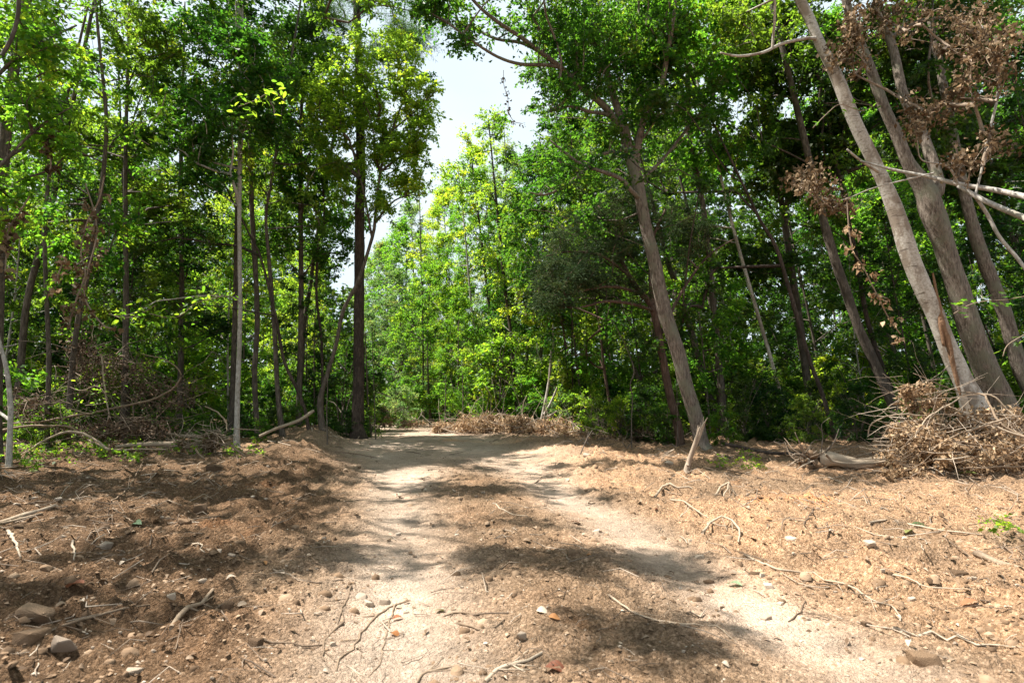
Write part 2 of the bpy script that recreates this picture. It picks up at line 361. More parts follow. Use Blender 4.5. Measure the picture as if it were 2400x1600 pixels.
for v_, lo_, hi_ in ((v1, .74, 1.26), (v2, .85, 1.16)):
    sp_ = N.new('ShaderNodeSeparateColor'); L.new(v_.outputs['Color'], sp_.inputs[0]); mr_ = N.new('ShaderNodeMapRange'); mr_.inputs[3].default_value = lo_; mr_.inputs[4].default_value = hi_; L.new(sp_.outputs[0], mr_.inputs[0])
    cc_ = N.new('ShaderNodeCombineColor'); [L.new(mr_.outputs[0], cc_.inputs[k]) for k in range(3)]
    g_ = N.new('ShaderNodeMath'); g_.operation = 'MULTIPLY_ADD'; g_.inputs[1].default_value = -.72; g_.inputs[2].default_value = .92; L.new(at.outputs['Fac'], g_.inputs[0])
    c = mixc(g_.outputs[0], c, mixc(1.0, c, cc_.outputs[0], 'MULTIPLY'))
n6 = noise(N, L, pos, 7, 6, .7); mr_ = N.new('ShaderNodeMapRange'); mr_.inputs[1].default_value = .3; mr_.inputs[2].default_value = .7; mr_.inputs[3].default_value = .68; mr_.inputs[4].default_value = 1.3; L.new(n6.outputs['Fac'], mr_.inputs[0])
cc_ = N.new('ShaderNodeCombineColor'); [L.new(mr_.outputs[0], cc_.inputs[k]) for k in range(3)]; c = mixc(.9, c, mixc(1.0, c, cc_.outputs[0], 'MULTIPLY'))
dry = ramp(N, [(.46, (0, 0, 0)), (.66, (.75, .75, .75))]); L.new(n2.outputs['Fac'], dry.inputs[0])
c = mixc(dry.outputs[0], c, mixc(1.0, c, (1.45, 1.38, 1.34), 'MULTIPLY'))
org = ramp(N, [(.60, (0, 0, 0)), (.70, (.6, .6, .6))]); L.new(n4.outputs['Fac'], org.inputs[0])
c = mixc(org.outputs[0], c, mixc(1.0, c, (1.45, .98, .62), 'MULTIPLY'))
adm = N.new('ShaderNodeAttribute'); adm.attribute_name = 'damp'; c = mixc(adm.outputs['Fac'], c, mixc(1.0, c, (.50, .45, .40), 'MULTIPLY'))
adr = N.new('ShaderNodeAttribute'); adr.attribute_name = 'sun_wash'; c = mixc(adr.outputs['Fac'], c, mixc(1.0, c, (1.50, 1.42, 1.36), 'MULTIPLY'))  # painted sun wash: lighter soil colour right of the tracks
peb = ramp(N, [(.66, (0, 0, 0)), (.72, (.8, .8, .8))]); L.new(n3.outputs['Fac'], peb.inputs[0])
c = mixc(peb.outputs[0], c, (.42, .34, .26))
lit = ramp(N, [(.35, (.045, .028, .018)), (.55, (.12, .078, .048)), (.72, (.24, .17, .11))]); L.new(n1.outputs['Fac'], lit.inputs[0])
c = mixc(ac.outputs['Fac'], lit.outputs[0], c)
b = N.new('ShaderNodeBsdfPrincipled'); b.inputs['Roughness'].default_value = .95; b.inputs['Specular IOR Level'].default_value = .1
L.new(c, b.inputs['Base Color'])
bp = N.new('ShaderNodeBump'); bp.inputs['Strength'].default_value = 1.0; bp.inputs['Distance'].default_value = .018
ad = N.new('ShaderNodeMath'); ad.operation = 'MULTIPLY_ADD'; ad.inputs[1].default_value = .3
L.new(n3.outputs['Fac'], ad.inputs[0]); L.new(n1.outputs['Fac'], ad.inputs[2])
hh = ad.outputs[0]
for v_, k_ in ((v1, -.9), (v2, -.5)):
    q_ = N.new('ShaderNodeMath'); q_.operation = 'MULTIPLY_ADD'; q_.inputs[1].default_value = k_; L.new(v_.outputs['Distance'], q_.inputs[0]); L.new(hh, q_.inputs[2]); hh = q_.outputs[0]
L.new(hh, bp.inputs['Height']); L.new(bp.outputs[0], b.inputs['Normal'])
o = N.new('ShaderNodeOutputMaterial'); L.new(b.outputs[0], o.inputs[0])
M['dirt'] = m
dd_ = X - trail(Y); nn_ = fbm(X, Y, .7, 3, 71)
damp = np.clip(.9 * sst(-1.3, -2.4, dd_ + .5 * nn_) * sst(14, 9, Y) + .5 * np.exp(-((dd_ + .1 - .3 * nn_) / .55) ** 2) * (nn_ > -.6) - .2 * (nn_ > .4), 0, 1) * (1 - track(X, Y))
gm = mesh_from('ground', np.stack([X.ravel(), Y.ravel(), Z.ravel()], -1), gq, m, tk, True)
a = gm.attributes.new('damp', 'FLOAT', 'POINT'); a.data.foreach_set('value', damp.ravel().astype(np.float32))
a = gm.attributes.new('sun_wash', 'FLOAT', 'POINT'); a.data.foreach_set('value', (sst(.9, 2.4, dd_ + .6 * nn_) * (1 - .5 * track(X, Y)) * sst(-.5, .3, fbm(X, Y, .9, 3, 55))).ravel().astype(np.float32))  # mask for washed-out sunlight painted into the right-hand soil colour
a = gm.attributes.new('cleared', 'FLOAT', 'POINT'); a.data.foreach_set('value', cl.astype(np.float32))
link('ground', gm, kind='structure')

LIT = [(P(*a[:3]), a[3]) for a in ((430, 730, 9.6, .75), (300, 740, 9.5, .7), (540, 700, 9.8, .5), (380, 270, 8.8, .7), (610, 240, 9.5, .6), (1180, 1000, 18, 1.0), (1290, 1010, 17.5, .9), (1350, 1020, 16.5, .7), (2180, 1040, 8.8, .8),
       (2320, 1030, 8.7, .8), (2160, 930, 9, .5), (1280, 900, 18.5, .6), (2150, 650, 10.2, .4), (2240, 850, 10.1, .5), (2060, 400, 10.2, .4), (560, 860, 12.5, .4), (560, 960, 12.5, .5), (1035, 650, 28, 1.6), (1120, 520, 27, 1.8), (950, 700, 30, 1.5),
       (1130, 780, 23, 1.2), (1600, 880, 12.2, .3), (2060, 860, 14, .4), (1990, 560, 8.4, .5), (200, 920, 9.6, .5), (1790, 1080, 9.5, .7))] + [(G(*a[:2]), a[2]) for a in ((1900, 1200, 1.1), (2200, 1260, 1.2), (1650, 1180, .7), (2100, 1450, .9), (1300, 1050, .6), (690, 1045, .5))]
SD = np.array(SDIR)
def sunlit(c, extra=0.0):
    c = np.asarray(c); ok = np.ones(len(c), bool)
    for p, rad in LIT:
        v_ = c - p; t_ = v_ @ SD; ok &= ~((t_ > .9) & (np.linalg.norm(v_ - t_[:, None] * SD, axis=1) < rad + extra))
    return ok
def blocks_sun(x, y, z0, z1, R):
    zs = np.linspace(z0, z1, 6); n_ = 0
    for p, rad in LIT:
        t_ = (zs - p[2]) / SD[2]; q = p[:2] + t_[:, None] * SD[:2]; n_ += int(np.any((t_ > 1) & (np.hypot(q[:, 0] - x, q[:, 1] - y) < R * .85)))
    return n_
# ------------------------------------------------------------------ library of crowns and trunks (shared by many trees)
def ell_centres(n, h0, h1, R, rg, shape=1.0, shell=.35, lop=0.0):
    """cluster centres in an uneven crown from h0 to h1, R wide"""
    o = []
    lobes = rg.uniform(0, 2 * pi, 3)
    while len(o) < n:
        t = rg.random(); th = rg.uniform(0, 2 * pi)
        prof = (sin(pi * (t ** .75) * .93 + .15)) ** shape
        prof *= .78 + .22 * cos(2 * (th - lobes[0])) + .16 * cos(3 * (th - lobes[1]) + 6 * t)
        r = R * max(.12, prof) * (shell + (1 - shell) * math.sqrt(rg.random()))
        o.append((r * cos(th), r * sin(th), h0 + (h1 - h0) * t))
    return np.array(o)
def make_lib(kind, seed):
    rg = np.random.default_rng(seed)
    S = dict(canopy=(17, 5.5, 3.6, 150, .62, 150, .132, .13), tall=(20, 9.5, 3.3, 130, .62, 150, .135, .15),
             mid=(9.5, 1.4, 2.6, 105, .50, 140, .115, .065), slim=(7.0, 1.4, 1.6, 52, .40, 130, .105, .035),
             shrub=(2.1, .15, 1.1, 34, .34, 120, .085, .012))[kind]
    h, cb, R, K, cr_, per, ls, tr = S
    cen = ell_centres(K, cb, h - .3, R, rg)
    bend = rg.normal(size=2) * .02 * h
    zz = np.linspace(-.3, h * .96, 9)
    sp = np.array([[bend[0] * sin(z / h * 3), bend[1] * sin(z / h * 2.3), z, max(.012, tr * (1 - .9 * max(0, z) / h)) * (1.35 if z < .1 else 1)] for z in zz])
    sp = resample(sp, h / 26)
    T = Tubes()
    if kind == 'shrub':
        for k in range(6):
            a = rg.uniform(0, 2 * pi); e = np.array([cos(a) * .6, sin(a) * .6, rg.uniform(1, 1.9)])
            T.add(resample([[0, 0, -.1, .014], [*(e * [.3, .3, .5]), .01], [*e, .005]], .2), 5)
    else: T.add(sp, 12, .07, seed)
    B = Tubes()
    for t in grow(cen, sp[(sp[:, 2] > cb * .8)], rg, .006 if h > 3 else .004): B.add(t, 4)
    v, ti = leaf_cloud(cen, rg.uniform(.75, 1.2, K) * cr_, per, ls, rg, axis=np.array([0, 0, (cb + h) / 2]))
    lm = M['leaf']
    return dict(trunk=T.mesh(kind + ' trunk', M['bark']), branches=B.mesh(kind + ' branches', M['bark']),
                crown=mesh_from(kind + ' crown', v, quad_ids(len(v) // 4), lm, ti), h=h)
LIB = {k: [make_lib(k, 100 * j + s) for s in range(n)] for j, (k, n) in enumerate((('canopy', 3), ('tall', 1), ('mid', 3), ('slim', 2), ('shrub', 3)))}
def slot(o, mat):
    o.material_slots[0].link = 'OBJECT'; o.material_slots[0].material = mat
def lib_tree(kind, x, y, sc, label, name, cat, group=None, leafm='leaf', barkm='bark', rz=None, lean=(0, 0), var=None):
    d = LIB[kind][int(rng.integers(len(LIB[kind]))) if var is None else var]
    r = thing(name, label, cat, (x, y, float(H(x, y)) - .03), group, rng.uniform(0, 6.28) if rz is None else rz, sc)
    if lean != (0, 0):
        q = Vector((lean[0], lean[1], 1)).normalized().to_track_quat('Z', 'Y')
        r.rotation_euler = q.to_euler()
    a = link('stems' if kind == 'shrub' else 'trunk', d['trunk'], r); slot(a, M[barkm])
    b = link('twigs' if kind == 'shrub' else 'branches', d['branches'], r); slot(b, M[barkm]); b['kind'] = 'stuff'
    c = link('foliage' if kind == 'shrub' else 'crown', d['crown'], r); slot(c, M[leafm]); c['kind'] = 'stuff'
    return r

# ------------------------------------------------------------------ trees traced one by one
rp = np.random.default_rng(31)
# (pixel x, pixel y, width in pixels) from the foot up, at depth Y metres
def trunk_pts(pts, Yd, ext=0, dY=0.0):
    p = np.array(pts, float); n = len(p)
    Ys = Yd + dY * np.linspace(0, 1, n)
    w_ = P(p[:, 0], p[:, 1], Ys); r = p[:, 2] * .5 * Ys / FPX
    pr = np.column_stack([w_, r])
    if ext > 0:
        d = nrm(pr[-1, :3] - pr[-2, :3]); pr = np.vstack([pr, [*(pr[-1, :3] + d * ext), r[-1] * .45]])
    return pr
def foot(pr):
    """carry the trunk down into the ground with a flare"""
    d = nrm(pr[1, :3] - pr[0, :3]); p0 = pr[0, :3].copy(); g = float(H(p0[0], p0[1]))
    r0 = pr[0, 3]
    if p0[2] > g - .05:
        k = (p0[2] - g + .12) / max(.3, d[2]); f = p0 - d * k
        mid = p0 - d * max(0.0, k - .45)
        rows = [[*f, r0 * 1.55]]
        if k > .6: rows.append([*mid, r0 * 1.08])
        pr = np.vstack([rows, pr])
    return pr
def hero(name, label, cat, pts, Yd, barkm, ext=3, crown=None, limbs=(), leafm='leaf', sides=16, extra=None, bump=.07, dY=0.0, group=None):
    pr = trunk_pts(pts, Yd, ext, dY); pr[:, 3] *= dict(white_barked_tree=.82, rough_barked_tree=.88, curved_tree=.70).get(name, .84); pr = foot(pr); base = pr[0, :3].copy(); base[2] = float(H(base[0], base[1]))
    r = thing(name, label, cat, base, group)
    T = Tubes(); sm = resample(pr, .14); T.add(sm, sides, bump, int(abs(base[0] * 97)) + 3)
    link('trunk', T.mesh('trunk', M[barkm], base), r)
    skel = [sm[::6]]
    for lb in limbs:                                   # each a list of (px, py, w, Y)
        a = np.array(lb, float); w_ = P(a[:, 0], a[:, 1], a[:, 3]); q = np.column_stack([w_, a[:, 2] * .5 * a[:, 3] / FPX])
        q = resample(q, .12); t = Tubes(); t.add(q, 9, .06, 5); link('limb', t.mesh('limb', M[barkm], base), r); skel.append(q[::4])
    if crown is not None:
        cen, rad, per, ls, kw = crown; B = Tubes()
        rg = np.random.default_rng(int(abs(base[0] * 131 + base[1] * 7)))
        sk = np.vstack(skel)
        for t in grow(cen, sk, rg, .0035 if leafm == 'cedar' else .006): B.add(t, 4)
        if len(B.v): link('branches', B.mesh('branches', M[barkm], base), r, kind='stuff')
        v, ti = leaf_cloud(cen, rad, per, ls, rg, **kw)
        link('crown', mesh_from('crown', v - base, quad_ids(len(v) // 4), M[leafm], ti), r, kind='stuff')
    return r
def blobs(specs, rg, dens=1.0):
    """cluster centres filling ellipsoids given as (px, py, half width px, half height px, Y, half depth m, count)"""
    C = []
    for px, py, rx, ry, Yd, rd, n in specs:
        n = int(n * dens); u = rg.normal(size=(n, 3)); u = nrm(u) * (rg.random(n) ** .42)[:, None]
        C.append(P(px + u[:, 0] * rx, py + u[:, 1] * ry, Yd + u[:, 2] * rd))
    return np.vstack(C)
def blob_crown(specs, rad=.5, per=120, ls=.11, seed=1, dens=1.0, carve=.2, **kw):
    rg = np.random.default_rng(seed); c = blobs([(a, b_, rx * .88, ry * .88, *q_) for a, b_, rx, ry, *q_ in specs], rg, dens)
    c = c[sunlit(c, carve)]
    return (c, rg.uniform(.7, 1.25, len(c)) * rad * .9, int(per * 1.1) if per < 150 else per, ls * (1.02 if per < 150 else 1), kw)

hero('oak_tree', 'big grey-brown oak leaning left over the trail, its limbs reaching across the sky gap', 'tree',
     [(1644, 1040, 42), (1630, 978, 39), (1607, 902, 38), (1588, 825, 38), (1557, 730, 38), (1534, 615, 36), (1515, 538, 33), (1493, 421, 34), (1477, 364, 34), (1458, 287, 28), (1451, 268, 22), (1428, 191, 19), (1408, 126, 17), (1355, 46, 14), (1332, 0, 12)],
     12.2, 'bark_oak', ext=3, sides=22, bump=.06,
     limbs=[[(1487, 395, 22, 12.2), (1496, 337, 19, 12.1), (1512, 268, 16, 12.0), (1550, 199, 14, 11.8), (1565, 115, 12, 11.6), (1577, 60, 9, 11.4), (1590, -80, 6, 11.2)],
            [(1458, 300, 17, 12.2), (1412, 245, 16, 11.9), (1355, 199, 14, 11.6), (1317, 161, 13, 11.3), (1271, 126, 12, 11.1), (1221, 88, 10, 10.9), (1164, 50, 9, 10.7), (1118, 11, 8, 10.5), (1060, -60, 6, 10.2)],
            [(1317, 161, 9, 11.3), (1286, 153, 9, 11.2), (1221, 151, 8, 11.0), (1167, 134, 7, 10.8), (1106, 96, 6, 10.5), (1049, 54, 5, 10.3)],
            [(1271, 126, 8, 11.1), (1221, 101, 8, 11.2), (1164, 92, 7, 11.4), (1106, 65, 6, 11.6), (1064, 50, 5, 11.8)],
            [(1471, 350, 9, 12.2), (1451, 352, 9, 12.0), (1401, 367, 8, 11.8), (1366, 402, 7, 11.6), (1317, 440, 6, 11.4), (1275, 457, 5, 11.2), (1240, 450, 3, 11.0)],
            [(1505, 470, 12, 12.2), (1481, 448, 11, 12.0), (1451, 417, 10, 11.9), (1374, 390, 9, 11.7), (1336, 367, 7, 11.6), (1290, 330, 4, 11.5)],
            [(1512, 425, 9, 12.3), (1516, 413, 8, 12.4), (1565, 360, 8, 12.6), (1604, 310, 7, 12.8), (1661, 237, 5, 13.0), (1700, 170, 3, 13.2)],
            [(1443, 240, 12, 12.2), (1431, 191, 12, 12.4), (1412, 134, 10, 12.6), (1405, 57, 9, 12.9), (1408, -40, 7, 13.2)],
            [(1466, 300, 10, 12.2), (1425, 270, 10, 12.0), (1380, 262, 8, 11.7), (1335, 250, 6, 11.4), (1290, 262, 4, 11.2)]],
     crown=blob_crown([(1330, 60, 150, 70, 11.4, 1.6, 44), (1180, 40, 100, 55, 10.8, 1.0, 16), (1080, 70, 60, 45, 10.6, .7, 12), (1030, 10, 70, 40, 10.6, .7, 14), (1320, 190, 70, 45, 11.2, 1.0, 14), (1400, 160, 90, 70, 12.0, 1.2, 20),
                       (1500, 60, 120, 100, 12.0, 1.6, 50), (1540, 230, 90, 80, 12.4, 1.4, 34), (1400, 110, 110, 90, 12.6, 1.4, 36), (1640, 260, 80, 60, 13.0, 1.2, 16), (1330, 400, 90, 60, 11.8, 1.2, 16), (1420, 290, 60, 50, 12.2, 1.0, 10),
                       (1250, -90, 330, 110, 10.6, 2.4, 90), (1520, -120, 220, 130, 11.4, 2.2, 44), (1290, 350, 40, 60, 12.4, .8, 7), (1395, 500, 60, 50, 12.6, 1.0, 8)], .45, 100, .095, 3, carve=-.05))
def over(spots, h):  # leaf clusters set up-sun of ground spots, to shade them
    o_ = []
    for x, y, sx, sy, n in spots:
        for _ in range(n):
            hh = h + rp.uniform(-.8, .8); t_ = hh / SDIR[2]; o_.append((x + rp.normal() * sx + SDIR[0] * t_, y + rp.normal() * sy + SDIR[1] * t_, hh))
    return np.array(o_)
M1 = 'bark_white'
hero('white_barked_tree', 'leaning tree with smooth peeling white bark and an orange torn strip near its foot', 'tree',
     [(2303, 1010, 76), (2290, 965, 68), (2262, 902, 54), (2227, 825, 46), (2197, 749, 44), (2162, 672, 46), (2131, 596, 48), (2101, 500, 44), (2074, 432, 37), (2043, 367, 36), (2013, 306, 36), (1986, 245, 37), (1963, 184, 34), (1921, 100, 29), (1898, 46, 29), (1875, 0, 29), (1850, -80, 26)],
     10.2, M1, ext=3, sides=24, bump=.05,
     limbs=[[(1915, 92, 11, 10.2), (1894, 90, 8, 10.1), (1833, 103, 8, 10.0), (1787, 124, 7, 9.8), (1730, 132, 6, 9.6), (1688, 124, 4, 9.5)],
            [(2072, 410, 8, 10.2), (2017, 377, 6, 9.9), (1985, 350, 4, 9.8)]],
     crown=blob_crown([(1830, -120, 240, 90, 10.5, 2.2, 50), (1740, 60, 90, 80, 11.5, 1.5, 18)], .5, 120, .10, 4), leafm='leaf')
wt = bpy.data.objects['white_barked_tree']; wb = np.array(wt.location)
for sp_ in ([(2192, 680, 5), (2202, 720, 9), (2208, 760, 13), (2221, 800, 13), (2230, 840, 11), (2240, 880, 8), (2252, 930, 4)], [(2186, 640, 4), (2196, 700, 7), (2203, 760, 8), (2212, 810, 6)]):
    a = np.array(sp_, float); q = np.column_stack([P(a[:, 0], a[:, 1], 10.09), a[:, 2] * .5 * 10.1 / FPX]); t = Tubes(); t.add(resample(q, .05), 9, .35, 8, .45); link('torn_strip', t.mesh('torn_strip', M['peel'], wb), wt, label='orange stripped wood of the torn bark')
hero('rough_barked_tree', 'thick rough grey-brown tree forking behind the white peeling trunk', 'tree',
     [(2365, 1010, 70), (2350, 952, 65), (2323, 894, 60), (2292, 825, 58), (2265, 745, 55), (2239, 661, 50), (2212, 577, 50), (2185, 500, 60), (2170, 450, 52), (2128, 383, 33), (2101, 314, 30), (2070, 249, 27), (2036, 153, 24), (1998, 57, 22), (1982, 0, 21)],
     11.0, 'bark_oak', ext=4, sides=22,
     limbs=[[(2176, 465, 34, 11.0), (2200, 430, 27, 11.0), (2158, 306, 24, 11.3), (2120, 230, 22, 11.5), (2093, 115, 20, 11.7), (2066, 38, 18, 11.9), (2050, -60, 14, 12.1)]],
     crown=blob_crown([(2050, -140, 330, 110, 12.0, 2.5, 60), (2250, 60, 160, 120, 13.0, 1.5, 34)], .5, 110, .10, 5), leafm='leaf_dark')
# cedar
hero('cedar_tree', 'dark feathery cedar spreading low boughs behind the leaning oak', 'tree',
     [(1595, 1040, 26), (1588, 997, 24), (1569, 921, 22), (1550, 825, 22), (1531, 726, 20), (1500, 684, 16), (1470, 640, 13), (1440, 570, 9)],
     13.3, 'bark_red', ext=1.0, sides=12,
     limbs=[[(1531, 726, 14, 13.3), (1525, 640, 12, 13.4), (1530, 560, 9, 13.6), (1560, 490, 5, 13.8)],
            [(1540, 730, 9, 13.3), (1480, 712, 8, 12.9), (1420, 706, 7, 12.5), (1370, 718, 4, 12.2), (1310, 722, 2.5, 12.0)],
            [(1510, 690, 8, 13.3), (1440, 672, 7, 12.8), (1370, 680, 5, 12.4), (1290, 700, 3, 12.1)],
            [(1480, 650, 8, 13.3), (1410, 600, 7, 12.9), (1340, 590, 5, 12.5), (1280, 600, 3, 12.2)],
            [(1550, 780, 8, 13.3), (1600, 680, 7, 13.6), (1660, 600, 5, 13.9), (1720, 560, 3, 14.1)]],
     crown=blob_crown([(1400, 560, 130, 90, 12.8, 1.3, 120), (1330, 640, 110, 60, 12.3, 1.0, 70), (1430, 660, 110, 50, 12.8, 1.0, 60), (1590, 540, 100, 90, 14.0, 1.0, 60), (1460, 480, 90, 60, 13.3, 1.0, 50), (1290, 690, 70, 40, 12.0, .7, 26)],
                      .40, 200, .085, 6, width=.17, twigs=18, flat=.2, spread=.7, droop=.35), leafm='cedar')
# pine by the trail
hero('pine_tree', 'tall straight dark-barked pine standing beside the trail bend', 'tree',
     [(838, 1008, 40), (838, 1000, 34), (840, 900, 30), (841, 700, 28), (843, 500, 27), (845, 383, 26), (842, 190, 23), (838, 60, 20), (830, -80, 17)], 15.5, 'bark_dark', ext=5, sides=18, bump=.10,
     limbs=[[(845, 120, 7, 15.5), (905, 140, 6, 15.2), (965, 100, 5, 15.0), (1010, 60, 3, 14.8)], [(842, 90, 7, 15.5), (790, 60, 6, 15.2), (740, 70, 4, 15.0)],
            [(840, 20, 7, 15.5), (900, -10, 6, 15.0), (960, -40, 4, 14.8)], [(843, 300, 5, 15.5), (800, 270, 4, 15.2), (760, 280, 3, 15.0)]],
     crown=blob_crown([(980, 70, 80, 60, 15.2, 1.2, 34), (760, 50, 90, 60, 15.2, 1.2, 34), (850, -60, 200, 110, 15.5, 2.0, 60), (900, 130, 60, 40, 15.2, .8, 14)],   .42, 200, .15, 7, width=.07, twigs=16, flat=.1, spread=.8, droop=0), leafm='needle')
# the broadleaf whose crown forms the ragged edge of the sky gap
hero('curved_tree', 'tree with a curved leaning trunk crossing in front of the pine', 'tree',
     [(756, 1012, 24), (750, 940, 18), (765, 883, 14), (788, 806, 13), (804, 730, 13), (842, 653, 12), (872, 557, 11), (877, 536, 11), (892, 402, 9), (919, 306, 8), (945, 237, 6)], 14.2, 'bark', ext=1,
     limbs=[[(880, 520, 6, 14.2), (925, 470, 4, 14.0), (975, 455, 3, 13.9)], [(892, 402, 6, 14.2), (950, 360, 5, 14.0), (1000, 330, 3, 13.8)], [(919, 306, 5, 14.2), (975, 260, 4, 14.0), (1020, 215, 3, 13.8)],
            [(872, 557, 6, 14.2), (850, 440, 5, 14.0), (820, 330, 4, 13.9)]],
     crown=blob_crown([(960, 200, 75, 60, 14.0, 1.2, 30), (985, 280, 50, 60, 13.9, .9, 18), (940, 370, 75, 60, 14.0, 1.2, 28), (960, 440, 60, 35, 14.0, .8, 14), (900, 300, 60, 90, 14.3, 1.0, 24), (830, 250, 80, 90, 14.2, 1.2, 30), (800, 400, 80, 90, 14.6, 1.2, 30), (835, 170, 60, 130, 13.6, .7, 34), (760, 230, 70, 110, 13.8, .9, 30), (930, 110, 90, 50, 14.4, 1.2, 20), (905, 470, 40, 30, 14.0, .6, 8)], .42, 105, .095, 8), leafm='leaf_bright')
# slender pale trunk at the left
hero('pale_slender_tree', 'slender pale trunk standing sunlit at the wood edge with one low leafy branch', 'tree',
     [(555, 1020, 16), (557, 920, 13), (560, 845, 12), (563, 730, 11), (562, 615, 11), (561, 500, 11), (563, 350, 13), (565, 200, 15), (565, 80, 16), (563, 0, 16), (560, -90, 14)], 12.5, 'bark_pale', ext=3,
     limbs=[[(562, 715, 4, 12.5), (555, 698, 3.5, 12.3), (520, 694, 3, 12.0), (460, 694, 3, 11.7), (400, 702, 2.5, 11.4), (365, 706, 2.5, 11.2), (340, 722, 2, 11.0), (290, 740, 2, 10.9), (255, 735, 1.5, 10.8)]],
     crown=blob_crown([(500, 250, 130, 110, 12.0, 1.4, 42), (600, 190, 90, 80, 12.4, 1.0, 24), (420, 330, 110, 80, 11.8, 1.2, 26), (530, 60, 150, 80, 12.5, 1.4, 36), (560, -90, 200, 90, 12.5, 2, 36), (640, 280, 60, 60, 12.6, .8, 12), (575, 130, 60, 120, 11.6, .6, 24), (480, 420, 70, 60, 12, .8, 14)], .46, 110, .10, 9))
